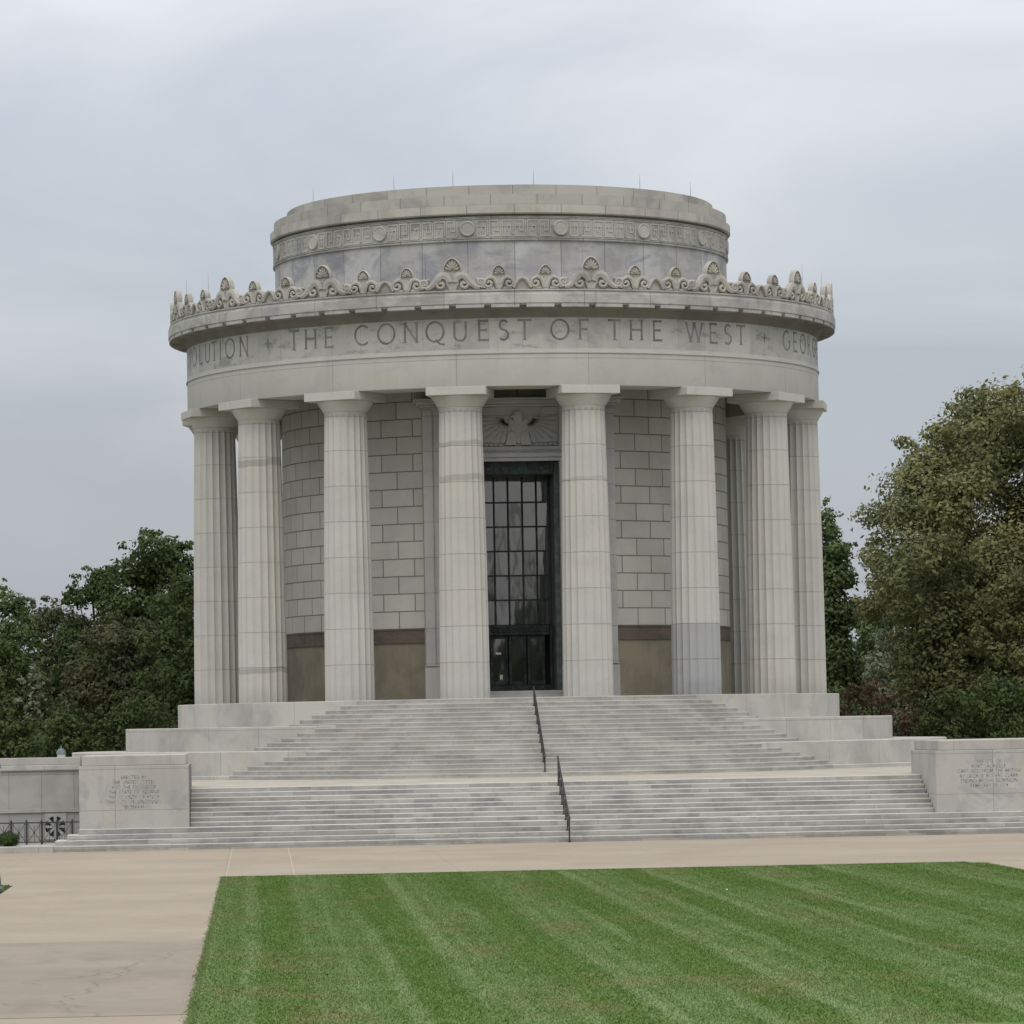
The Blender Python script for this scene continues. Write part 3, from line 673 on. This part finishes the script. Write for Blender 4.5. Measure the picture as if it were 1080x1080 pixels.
def fr(a0):
    def f(x, y, z): a = a0+x/RF; r = RF+y; return (r*math.sin(a), -r*math.cos(a), z)
    return f
txt = [('V', -80.6), ('O', -76.6), ('L', -72.2), ('U', -68.5), ('T', -65.4), ('I', -62.9), ('O', -59.4), ('N', -54.9),
       ('T', -41.9), ('H', -38.2), ('E', -34.4), ('C', -28.0), ('O', -23.4), ('N', -19.0), ('Q', -14.8), ('U', -10.5), ('E', -6.6), ('S', -3.1), ('T', .4),
       ('O', 6.4), ('F', 10.5), ('T', 16.0), ('H', 20.0), ('E', 24.0), ('W', 31.6), ('E', 35.8), ('S', 39.3), ('T', 42.6),
       ('G', 57.0), ('E', 60.9), ('O', 64.9), ('R', 69.0), ('G', 73.2), ('E', 77.0)]
for ch, a in txt:
    m = MB(); glyph(m, ch, -GL[ch][0]*LH/2, LZ, LH, .038, fr(rad(a)), -.004, .004, sx=1.0); m.build('letter', 'letter', FZ, smooth=False)
for a in (-48.2, 49.3):     # four-pointed star stops between the words
    fn = fr(rad(a)); m = MB()
    m.prism([((.24 if q % 2 == 0 else .07)*math.sin(PI*q/4), LZ+.34+(.24 if q % 2 == 0 else .07)*math.cos(PI*q/4)) for q in range(8)], -.004, .004, fn)
    m.build('carved_star', 'letter', FZ, smooth=False)

# ------------------------------------------------------------ stairs
US = thing('upper_staircase', 'upper flight of weathered curved stone steps bulging out from the round podium', 'stairs', (0, -15, GZ))
NS = 17; RISE = 2.762/NS; CC = 8.44
for k in range(NS):
    zt = -RISE*k-.006; rho = 6.10+.36*k
    y_in = 0
    m = MB(); a = rad(100 if k < 4 else 96)
    ri = max(rho-1.4, .5)
    kx = 1.15-.135*k/16; m.lathe([(ri, zt), (rho-.025, zt), (rho, zt-.018), (rho, zt-RISE-(.12 if k < NS-1 else .2)), (ri, zt-RISE-(.12 if k < NS-1 else .2))], 90, -a, a, closed=True, cx=0, cy=-CC); m.v = [(x*kx, y, z) for x, y, z in m.v]
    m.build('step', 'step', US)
LS = thing('lower_staircase', 'broad lower flight of straight grey stone steps between the two inscribed piers', 'stairs', (0, -28, GZ))
LZ_ = -2.84; W1 = 11.995
zt = LZ_; s = 26.3
for k in range(8):
    z = LZ_-.149*k; y1 = -(26.3+.36*k); m = MB()
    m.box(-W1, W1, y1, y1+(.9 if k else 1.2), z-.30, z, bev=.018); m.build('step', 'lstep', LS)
ZW = LZ_-.149*8            # wide tread -4.032
ys = [-29.75, -30.11, -30.47, -30.83]; zs = [ZW, ZW-.165, ZW-.33, ZW-.49]
for k in range(4):
    e = 15.50+.36*k; m = MB()
    yb_ = -27.4 if k == 0 else -28.4
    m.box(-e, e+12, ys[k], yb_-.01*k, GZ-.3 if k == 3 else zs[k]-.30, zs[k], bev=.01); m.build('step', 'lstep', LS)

# piers with inscriptions
ERECT = ['ERECTED BY', 'THE UNITED STATES', 'AND THE PEOPLE OF', 'THE STATE OF INDIANA', 'THE COUNTY OF KNOX', 'THE CITY OF VINCENNES', 'MCMXXXI']
SITE = ['THE SITE OF', 'FORT SACKVILLE', 'CAPTURED FROM THE BRITISH', 'BY GEORGE ROGERS CLARK', 'ENDING BRITISH DOMINION', 'FEBRUARY 25 1779']
def width(s_, h, sp_=.16): return sum(GL[c][0]*h+sp_*h for c in s_)-sp_*h
def pier(x0, x1, label, lines, cx, ztop, dz, h, fronty=-29.3):
    p = thing('inscribed_pier', label, 'pier', ((x0+x1)/2, -27, ZW))
    m = MB(); m.box(x0, x1, fronty, -24.2, ZW-.9, -2.04, bev=.012); m.build('shaft', 'pier', p)
    m = MB(); m.box(x0+.10, x1-.10, fronty+.05, -24.3, -2.041, -1.71, bev=.02); m.build('cap', 'pcap', p)
    m = MB()
    for i, s_ in enumerate(lines):
        x = cx-width(s_, h)/2
        for ch in s_:
            glyph(m, ch, x, ztop-dz*i, h, .0135, lambda x_, y_, z_: (x_, fronty-y_, z_), -.002, .002, serif=False); x += GL[ch][0]*h+.16*h
    m.build('inscription', 'letter2', p, smooth=False)
pier(-15.49, -12.0, 'pale stone pier inscribed ERECTED BY, at the left end of the steps', ERECT, -13.75, -2.46, .158, .105)
pier(12.0, 16.6, 'pale stone pier inscribed THE SITE OF FORT SACKVILLE, at the right end of the steps', SITE, 13.72, -2.46, .155, .105)

# terrace walls beyond the piers
tw = thing('terrace_wall', 'long low stone wall with round grille, running left behind the black fence', 'wall', (-22, -27, GZ))
m = MB(); m.box(-34, -15.52, -27.0, -26.4, GZ-.3, -1.99, bev=.01); m.build('wall_face', 'twall', tw)
m = MB(); m.box(-34, -15.53, -27.06, -26.3, -2.2, -1.991-.0, bev=.01) if False else m.box(-34, -15.53, -26.93, -26.3, -1.989, -1.75, bev=.012); m.build('coping', 'pcap', tw)
m = MB(); m.box(-34, -15.54, -27.08, -27.001, -2.17, -2.0, bev=.008)
for x in (-16.9,): pass
m.box(-34, -15.54, -27.07, -27.001, -3.52, -3.42, bev=.006); m.build('string_course', 'pier', tw)
# round grille: eight dark openings cut in a square slab
gx, gz = -16.37, -3.98
m = MB(); m.box(gx-.36, gx+.36, -27.06, -27.002, gz-.42, gz+.42, bev=.01); gs = m.build('grille_slab', 'pier', tw)
m = MB()
for k in range(8):
    a0 = 2*PI*(k+.5)/8+.0; a1 = .24
    pts = [(gx+.10*math.cos(a0), gz+.10*math.sin(a0))]+[(gx+.33*math.cos(a0+q*a1), gz+.33*math.sin(a0+q*a1)) for q in (-1, -.5, 0, .5, 1)]
    m.prism(pts, -27.068, -27.055)
m.build('grille_opening', 'dark', gs, smooth=False)
tw2 = thing('terrace_wall', 'low stone wall continuing to the right of the inscribed pier', 'wall', (24, -27, GZ))
m = MB(); m.box(16.62, 34, -27.0, -26.4, GZ-.3, -1.99, bev=.01); m.build('wall_face', 'twall', tw2)

# handrails
def handrail(label, p0, p1, foots, d=.36):
    h = thing('handrail', label, 'handrail', (0, p0[0], foots[0][1]), 'dark metal handrails on the stair axis')
    def zat(y): t_ = (y-p0[0])/(p1[0]-p0[0]); return p0[1]+(p1[1]-p0[1])*t_
    m = MB(); m.tube([(0, p0[0]+.12, p0[1]-.04), (0, p0[0], p0[1]), (0, p1[0], p1[1]), (0, p1[0]-.14, p1[1]-.02), (0, p1[0]-.16, p1[1]-.10)], .028, 10); m.build('top_rail', 'rail', h)
    m = MB(); m.tube([(0, p0[0], p0[1]-d), (0, p1[0], p1[1]-d)], .02, 8); m.build('lower_rail', 'rail', h)
    for y, zf in foots:
        m = MB(); m.tube([(0, y, zf), (0, y, zat(y)-.02)], .024, 8); m.tube([(0, y, zf), (0, y, zf+.03)], .06, 10); m.build('post', 'rail', h)
def upz(y):      # tread height of the upper flight on the axis
    k = math.ceil((-y-14.54)/.36); return -RISE*max(k, 0)-.006
ups = [-15.2-.72*i+.08 for i in range(7)]+[-20.15]
handrail('dark metal handrail on the upper flight of steps below the door', (-15.05, .36), (-20.2, -2.04), [(y, upz(y)) for y in ups])
def loz(y):
    if y > -26.3: return LZ_
    k = math.ceil((-y-26.3)/.36)
    if k <= 7: return LZ_-.149*k
    for q, yy in enumerate(ys):
        if y > yy: return zs[q]
    return GZ
lys = [-26.5, -27.2, -27.95, -28.7, -29.5, -30.2, -30.95]
handrail('dark metal handrail on the lower flight of steps, reaching the path', (-26.35, -2.02), (-31.0, -3.90), [(y, loz(y)) for y in lys])

# fence on the left
fe = thing('metal_fence', 'low black metal fence with crossed panels in front of the terrace wall', 'fence', (-19, -28.6, -4.5))
FY = -28.6; px = [-16.72-.485*i+.97 for i in range(-0, 22)]
px = [x for x in px if x < -15.4]
m = MB(); m.box(-26.2, -15.5, FY-.018, FY+.018, -3.83, -3.79); m.build('top_rail', 'fence', fe, smooth=False)
m = MB(); m.box(-26.2, -15.5, FY-.012, FY+.012, -4.44, -4.415); m.build('bottom_rail', 'fence', fe, smooth=False)
for x in px:
    m = MB(); m.box(x-.035, x+.035, FY-.035, FY+.035, -4.50, -3.76, bev=.006); m.tube([(x, FY, -3.76), (x, FY, -3.74), (x, FY, -3.70)], [.02, .028, .004], 8); m.build('post', 'fence', fe)
for a, b in zip(px[:-1], px[1:]):
    lo, hi = b+.04, a-.04; m = MB()
    m.tube([(lo, FY, -4.41), (hi, FY, -3.84)], .009, 5); m.tube([(lo, FY+.014, -3.84), (hi, FY+.014, -4.41)], .009, 5)
    m.tube([((lo+hi)/2, FY-.01, -4.41), ((lo+hi)/2, FY-.01, -3.90)], .009, 5)
    m.tube([(lo+.03, FY-.02, -4.41), (lo+.03, FY-.02, -3.84)], .008, 5); m.tube([(hi-.03, FY-.02, -4.41), (hi-.03, FY-.02, -3.84)], .008, 5)
    m.tube([((lo+hi)/2-.03, FY-.03, -4.125), ((lo+hi)/2, FY-.03, -4.09), ((lo+hi)/2+.03, FY-.03, -4.125), ((lo+hi)/2, FY-.03, -4.16), ((lo+hi)/2-.03, FY-.03, -4.125)], .010, 5)
    m.build('crossed_panel', 'fence', fe)

# lamps
def lamp(x, y, label):
    l = thing('street_lamp', label, 'lamp post', (x, y, GZ), 'lamp posts with domed lanterns')
    m = MB(); m.lathe([(.0, GZ), (.20, GZ), (.20, GZ+.08), (.15, GZ+.14), (.12, GZ+.42), (.075, GZ+.52), (.06, GZ+.6), (.048, GZ+2.55), (.075, GZ+2.6), (.05, GZ+2.66), (0, GZ+2.66)], 20, cx=x, cy=y); m.build('post', 'lamp', l)
    m = MB(); m.lathe([(.0, GZ+2.662), (.10, GZ+2.662), (.15, GZ+2.8), (.15, GZ+2.96), (0, GZ+2.96)], 20, cx=x, cy=y); m.build('globe', 'globe', l)
    m = MB(); m.lathe([(.0, GZ+2.962), (.175, GZ+2.962), (.175, GZ+3.0), (.155, GZ+3.07), (.10, GZ+3.14), (.035, GZ+3.17), (.03, GZ+3.21), (.012, GZ+3.24), (.006, GZ+3.30), (0, GZ+3.30)], 20, cx=x, cy=y); m.build('lantern_dome', 'verdigris', l)
lamp(-16.86, -12, 'lamp post behind the terrace wall, only its green domed lantern showing')
lamp(-16.10, -62, 'grey lamp post with flared base at the left edge of the path')

# ------------------------------------------------------------ ground
def sheet(name, x0, x1, y0, y1, z, mat, nx=1, ny=1, kind='structure', thick=.0):
    m = MB(); xs = np.linspace(x0, x1, nx+1); yy = np.linspace(y0, y1, ny+1)
    v = [(x, y, z) for y in yy for x in xs]; f = [(j*(nx+1)+i, j*(nx+1)+i+1, (j+1)*(nx+1)+i+1, (j+1)*(nx+1)+i) for j in range(ny) for i in range(nx)]
    m.add(v, f); return m.build(name, mat, None, smooth=False, kind=kind)
sheet('ground', -900, 900, -400, 1200, GZ-.012, 'ground', 8, 8)
sheet('path', -15.9, 60, -210, -24, GZ, 'path')
sheet('path', -60, -15.901, -58.2, -24, GZ, 'path')
sheet('walkway', -15.89, -10.67, -106, -86.3, GZ+.004, 'concrete')
m = MB(); m.box(-10.655, -10.635, -56.0, -31.0, GZ-.01, GZ+.004); m.box(-8.9, -8.875, -56.0, -31.0, GZ-.01, GZ+.004); m.build('expansion_joint', 'filler', None, smooth=False, kind='structure')
# landing between the two flights (falls gently to the front)
m = MB()
v = [(-30, -26.25, LZ_-.002), (30, -26.25, LZ_-.002), (30, -14, -2.60), (-30, -14, -2.60)]
v = [(-30, -26.25, LZ_-.002), (30, -26.25, LZ_-.002), (30, -20, -2.755), (-30, -20, -2.755), (30, 20, -2.755), (-30, 20, -2.755)]
m.add(v, [(0, 1, 2, 3), (3, 2, 4, 5)]); m.build('landing', 'landing', None, smooth=False, kind='structure')
# raised bed kerb left of the stairs
m = MB(); m.box(-34, -16.25, -31.2, -30.8, GZ-.2, -4.50, bev=.01); m.box(-34, -15.56, -30.79, -27.07, GZ-.2, -4.505); m.build('pavement', 'pier', None, kind='structure')

# lawn
LX0, LX1, LY0, LY1 = -10.65, 8.8, -56.1, -150
m = MB(); xs = np.linspace(LX0, LX1, 40)
outl = [(LX0, -56.3), (LX0+.3, -56.0), (LX1-.4, -56.0), (LX1, -56.5), (LX1, LY1), (LX0, LY1)]
n = len(outl); m.add([(x, y, GZ+.02) for x, y in outl]+[(x, y, GZ-.05) for x, y in outl], [tuple(range(n))]+[(i, (i+1) % n, (i+1) % n+n, i+n) for i in range(n)])
m.build('lawn', 'turf', None, smooth=False, kind='structure')
m = MB(); m.box(-60, -16.0, -150, -58.4, GZ-.05, GZ+.02); m.build('lawn', 'turf', None, smooth=False, kind='structure')
def blades(name, n, fx, mat, hmin=.014, hmax=.034):
    P = fx(n); n = len(P); a = RNG.uniform(0, 2*PI, n); h = RNG.uniform(hmin, hmax, n); w_ = RNG.uniform(.006, .013, n)
    lean = RNG.normal(0, .8, (n, 2))*h[:, None]
    v = np.empty((n, 3, 3), np.float32)
    d = np.stack([np.cos(a)*w_, np.sin(a)*w_], 1)
    v[:, 0, :2] = P-d; v[:, 1, :2] = P+d; v[:, 0, 2] = v[:, 1, 2] = GZ+.015
    v[:, 2, :2] = P+lean; v[:, 2, 2] = GZ+.02+h
    me = bpy.data.meshes.new(name); me.vertices.add(n*3); me.vertices.foreach_set('co', v.ravel())
    me.loops.add(n*3); me.loops.foreach_set('vertex_index', np.arange(n*3, dtype=np.int32))
    me.polygons.add(n); me.polygons.foreach_set('loop_start', np.arange(0, n*3, 3, dtype=np.int32)); me.update(); me.materials.append(M[mat])
    o = bpy.data.objects.new(name, me); link(o, None, 'short mown green grass with pale diagonal mowing stripes', 'grass', None, 'stuff'); return o
def lawnpts(n):
    y = -56.02-RNG.uniform(0, 1, n)**1.0*55; x = RNG.uniform(LX0, LX1, n)
    ed = RNG.uniform(0, 1, n) < .02; x = np.where(ed, LX0-np.abs(RNG.normal(0, .05, n)), x); ed = RNG.uniform(0, 1, n) < .015; y = np.where(ed, -56.0+np.abs(RNG.normal(0, .12, n)), y)
    xr = -9.72+(y+162.4)*(.0613+.1275)     # right edge of the view
    k = (x < xr+.6) & ~((x > LX1-.4) & (y > -56.5))
    return np.stack([x, y], 1)[k]
blades('grass', 820000, lawnpts, 'grass')
blades('grass', 9000, lambda n: np.stack([RNG.uniform(-17.2, -15.98, n), RNG.uniform(-66, -58.35, n)], 1), 'grass')
for i, (x, y) in enumerate(((.55, -70.5), (5.2, -82.3), (-3.4, -66.0), (3.1, -63.4))):
    m = MB(); sz = .05; a = i*1.3
    pts = [(.0, -1), (.45, -.5), (.5, 0), (.3, .5), (0, 1), (-.3, .5), (-.5, 0), (-.45, -.5)]
    q = [(x+sz*(p[0]*math.cos(a)-p[1]*math.sin(a)), y+sz*(p[0]*math.sin(a)+p[1]*math.cos(a)), GZ+.06+.02*p[1]) for p in pts]
    m.add(q+[(u[0], u[1], u[2]-.004) for u in q], [tuple(range(8)), tuple(range(15, 7, -1))]+[(j, (j+1) % 8, (j+1) % 8+8, j+8) for j in range(8)])
    m.build('fallen_leaf', 'yleaf', None, label='tiny yellow fallen leaf lying on the mown lawn', cat='leaf', group='fallen leaves on the lawn')

# ------------------------------------------------------------ vegetation
def foliage(name, mat, parent, clumps, dens, ls, seed, shell=.55):
    """clumps: list of (x,y,z,rx,ry,rz); leaf-sized quads spread through each clump's outer volume"""
    rg = np.random.default_rng(seed); V = []
    for (cx, cy, cz, rx, ry, rz) in clumps:
        n = int(dens*2.1*(rx*ry+ry*rz+rx*rz)*4.2)
        d = rg.normal(size=(n, 3)); d /= np.linalg.norm(d, axis=1)[:, None]
        lump = 1+.16*np.sin(d[:, 0]*5+cx)*np.sin(d[:, 2]*6+cz)+.10*np.sin(d[:, 1]*9+cy)*np.cos(d[:, 2]*8)
        rr = (shell+(1-shell)*rg.uniform(0, 1, n)**.6)*lump*(1+rg.normal(0, .09, n))
        p = d*rr[:, None]*np.array([rx, ry, rz])+np.array([cx, cy, cz])
        up = d+rg.normal(0, .55, (n, 3)); up[:, 2] += .35; up /= np.linalg.norm(up, axis=1)[:, None]
        a = np.cross(up, rg.normal(size=(n, 3))); a /= np.linalg.norm(a, axis=1)[:, None]; b = np.cross(up, a)
        s_ = ls*.74*rg.uniform(.5, 1.3, n)
        a *= s_[:, None]; b *= (s_*.62)[:, None]
        V.append(np.stack([p-a, p-b*1., p+a, p+b], 1))
    V = np.concatenate(V).astype(np.float32); n = len(V)
    me = bpy.data.meshes.new(name); me.vertices.add(n*4); me.vertices.foreach_set('co', V.ravel())
    me.loops.add(n*4); me.loops.foreach_set('vertex_index', np.arange(n*4, dtype=np.int32))
    me.polygons.add(n); me.polygons.foreach_set('loop_start', np.arange(0, n*4, 4, dtype=np.int32)); me.update(); me.materials.append(M[mat])
    return link(bpy.data.objects.new(name, me), parent)
C0 = CAM; FPX = 4384.44
def pix(x, y, Y):
    """world point seen at photo pixel (x,y) on the plane Y (used once, to survey where each tree stands)"""
    d = Fv+Rv*((x-540)/FPX)-Uv*((y-540)/FPX); k = (Y-C0.y)/d.y; return C0+d*k
def tree(name, label, Y, cx, top, hw, bot, mat, seed, nc=40, dens=24, ls=.15, group='trees behind the memorial', cat='tree', shape=1.0, pts=None, cr=(.20, .34), shell=.55):
    rg = random.Random(seed); ctr = pix(cx, (top+bot)/2, Y); ppm = FPX/(Y+162.4)
    W = hw/ppm; zt = pix(cx, top, Y).z; zb = max(pix(cx, bot, Y).z, GZ+.3); Hh = (zt-zb)/2; zc = (zt+zb)/2
    tr = thing(name, label, cat, (ctr.x, Y, GZ), group)
    cl = []; tries = 0
    while len(cl) < nc:
        u = rg.uniform(-1, 1); v = rg.uniform(-1, 1); q = rg.uniform(-1, 1)
        e = u*u+q*q+(abs(v)**2.2 if v > 0 else abs(v)**3.0*shape)
        if e > 1 or e < .2: continue
        r = rg.uniform(*cr)*min(W, Hh)*(1.15-.35*max(v, 0)); k = 1-.22
        cl.append((ctr.x+u*(W-r*.8), Y+q*(W*.75-r*.5), zc+v*(Hh-r*.75), r*rg.uniform(.9, 1.3), r*rg.uniform(.9, 1.2), r*rg.uniform(.7, .95)))
    r = .42; cl.append((ctr.x, Y, zc-.1*Hh, W*.70, W*.6, Hh*.76)); rt = min(W, Hh)*.3
    for u, v in ((0, 1), (.42, .86), (-.45, .84), (.78, .55), (-.8, .5), (.95, .1), (-.95, .05), (.2, .93), (-.22, .9)): cl.append((ctr.x+u*(W-rt*.5)+rg.uniform(-.3, .3), Y+rg.uniform(-.5, .5)*W, zc+v*(Hh-rt*.8)+rg.uniform(-.5, 0), rt*rg.uniform(.8, 1.2), rt, rt*rg.uniform(.7, .95)))
    core = list(cl)
    for _ in range(46 if hw > 50 else 28):       # small feathery sprays standing out of the crown
        a_ = rg.uniform(-.35, PI+.35); u, v = math.cos(a_), math.sin(a_); k = rg.uniform(.90, 1.0) if hw > 100 else rg.uniform(.93, 1.05); rs = min(W, Hh)*rg.uniform(.035, .085)
        cl.append((ctr.x+u*W*k, Y+rg.uniform(-.4, .4)*W, zc+v*Hh*k*.98, rs*rg.uniform(.8, 1.8), rs, rs*rg.uniform(.7, 1.3)))
    foliage('crown', mat, tr, cl, dens, ls, seed, shell*.75)
    m = MB(); tr_r = max(.12, Hh*.045); base = Vector((ctr.x, Y, GZ-.1))
    knee = Vector((ctr.x+rg.uniform(-.3, .3), Y, zb+Hh*.35)); topp = Vector((ctr.x+rg.uniform(-.5, .5), Y, zt-Hh*.3))
    m.tube([base, base.lerp(knee, .12), base.lerp(knee, .6), knee, topp], [tr_r*1.6, tr_r*1.15, tr_r, tr_r*.8, tr_r*.15], 9)
    for c_ in cl[:14]:
        t_ = rg.uniform(.0, .65); s_ = knee.lerp(topp, t_) if c_[2] > zc else base.lerp(knee, .75+.25*t_)
        e_ = Vector(c_[:3]); mid = s_.lerp(e_, .5)+Vector((0, 0, -.08*Hh))
        m.tube([s_, mid, e_], [tr_r*.42, tr_r*.26, tr_r*.06], 6)
    m.build('trunk', 'bark', tr)
    return tr
# left group
tree('broadleaf_tree', 'tallest dark green tree, right behind the left columns', 32, 166, 560, 66, 830, 'leaf_dark', 1, 60, 26)
tree('broadleaf_tree', 'dark green tree with a slanting crown left of the tallest one', 42, 108, 592, 52, 830, 'leaf_dark', 2, 46)
tree('broadleaf_tree', 'brownish green tree between the far left trees, its top nearly level', 50, 58, 627, 52, 830, 'leaf_brown', 3, 46)
tree('broadleaf_tree', 'green tree cut by the left edge of the picture', 28, 2, 612, 42, 830, 'leaf_mid', 4, 40)
tree('broadleaf_tree', 'round dark tree low at the far left, above the terrace wall', 12, 8, 668, 44, 840, 'leaf_dark', 5, 26)
tree('broadleaf_tree', 'olive tinted tree low in front of the tallest dark tree', 18, 128, 648, 62, 840, 'leaf_brown', 6, 30)
tree('broadleaf_tree', 'dense dark tree hugging the leftmost column', 14, 196, 600, 48, 840, 'leaf_dark', 7, 46)
def shrub(label, Y, cx, top, hw, mat, seed, cat='shrub', nc=14, group='shrubs behind the terrace'):
    return tree('leafy_shrub', label, Y, cx, top, hw, 842, mat, seed, nc, 30, .13, group, cat, .4)
shrub('pale grey-green shrub standing among the dark trees on the left', 8, 36, 700, 15, 'leaf_pale', 21, nc=10)
shrub('bright green bush behind the left end of the terrace wall', 6, 70, 742, 40, 'leaf_dark', 22)
shrub('dark bush at the foot of the podium on the left', 6, 140, 728, 44, 'leaf_dark', 23)
shrub('dark bush under the leftmost trees', 4, 12, 748, 34, 'leaf_dark', 24)
# right group
tree('broadleaf_tree', 'slender green tree just right of the rightmost column', 30, 876, 530, 40, 900, 'leaf_mid', 11, 90, 26, .15, cr=(.3, .42))
tree('broadleaf_tree', 'pale distant tree seen in the gap right of the memorial', 70, 925, 640, 42, 830, 'leaf_mid', 12, 44, 22, .17)
tree('broadleaf_tree', 'second distant light green tree beside the big yellowing tree', 58, 955, 612, 42, 830, 'leaf_pale', 13, 40, 20, .16)
tree('broadleaf_tree', 'huge yellowing tree filling the right edge of the picture', 24, 1112, 388, 200, 830, 'leaf_big', 14, 170, 26, .15, cr=(.07, .20), shell=.4)
tree('broadleaf_tree', 'olive tree low in front of the huge yellowing tree', 16, 1000, 560, 58, 840, 'leaf_olive', 15, 34, 24, .16)
tree('broadleaf_tree', 'second olive tree under the huge yellowing tree, cut by the right edge', 14, 1082, 600, 62, 840, 'leaf_olive', 16, 30, 24, .16)
shrub('russet leaved shrub right of the podium', 10, 918, 712, 36, 'leaf_red', 25)
shrub('smaller russet shrub beside the podium tier on the right', 9, 958, 742, 26, 'leaf_red', 26, nc=10)
shrub('low dark green bush between the russet shrubs and the right pier', 8, 1000, 722, 40, 'leaf_dark', 27)
shrub('dark green bush behind the right inscribed pier', 8, 1064, 700, 46, 'leaf_dark', 28)
shrub('green bush close behind the right end of the podium', 12, 886, 722, 26, 'leaf_mid', 29, nc=10)
# clipped round bush by the fence
bs = thing('clipped_bush', 'small clipped dark bush beside the black fence at the left edge', 'bush', (-17.75, -30.0, -4.5))
foliage('crown', 'leaf_dark', bs, [(-17.72, -30.0, -4.28, .34, .34, .24)]*3, 420, .035, 40, .75)
m = MB(); m.tube([(-17.72, -30, -4.52), (-17.72, -30, -4.2)], .05, 6); m.build('stem', 'bark', bs)

# unseen tree shapes added to darken the door glass; narrow ones stand for spires
for i, (x, top, hw_, mt) in enumerate(((6, 9.5, 5, 'leaf_dark'), (13.9, 19, 1.0, 'leaf_dark'), (16.4, 22, .8, 'leaf_dark'), (22, 16, 4.2, 'leaf_mid'), (13.5, 8.5, 4.5, 'leaf_mid'), (18.5, 7.5, 4.0, 'leaf_dark'), (29, 10, 5, 'leaf_dark'))):
    tr = thing('broadleaf_tree', 'dark tree shape added behind the camera, seen only as a reflection in the door glass', 'tree', (x, -262, GZ), 'tree shapes reflected in the door glass')
    h = top-GZ; foliage('crown', mt, tr, [(x+random.uniform(-.3, .3)*hw_, -262, GZ+h*f_, hw_*w_, hw_*w_, h*.22) for f_, w_ in ((.35, 1), (.55, .9), (.78, .6))], 5, .45, 60+i, .3)
    m = MB(); m.tube([(x, -262, GZ-.1), (x, -262, GZ+h*.8)], [.3, .08], 8); m.build('trunk', 'bark', tr)
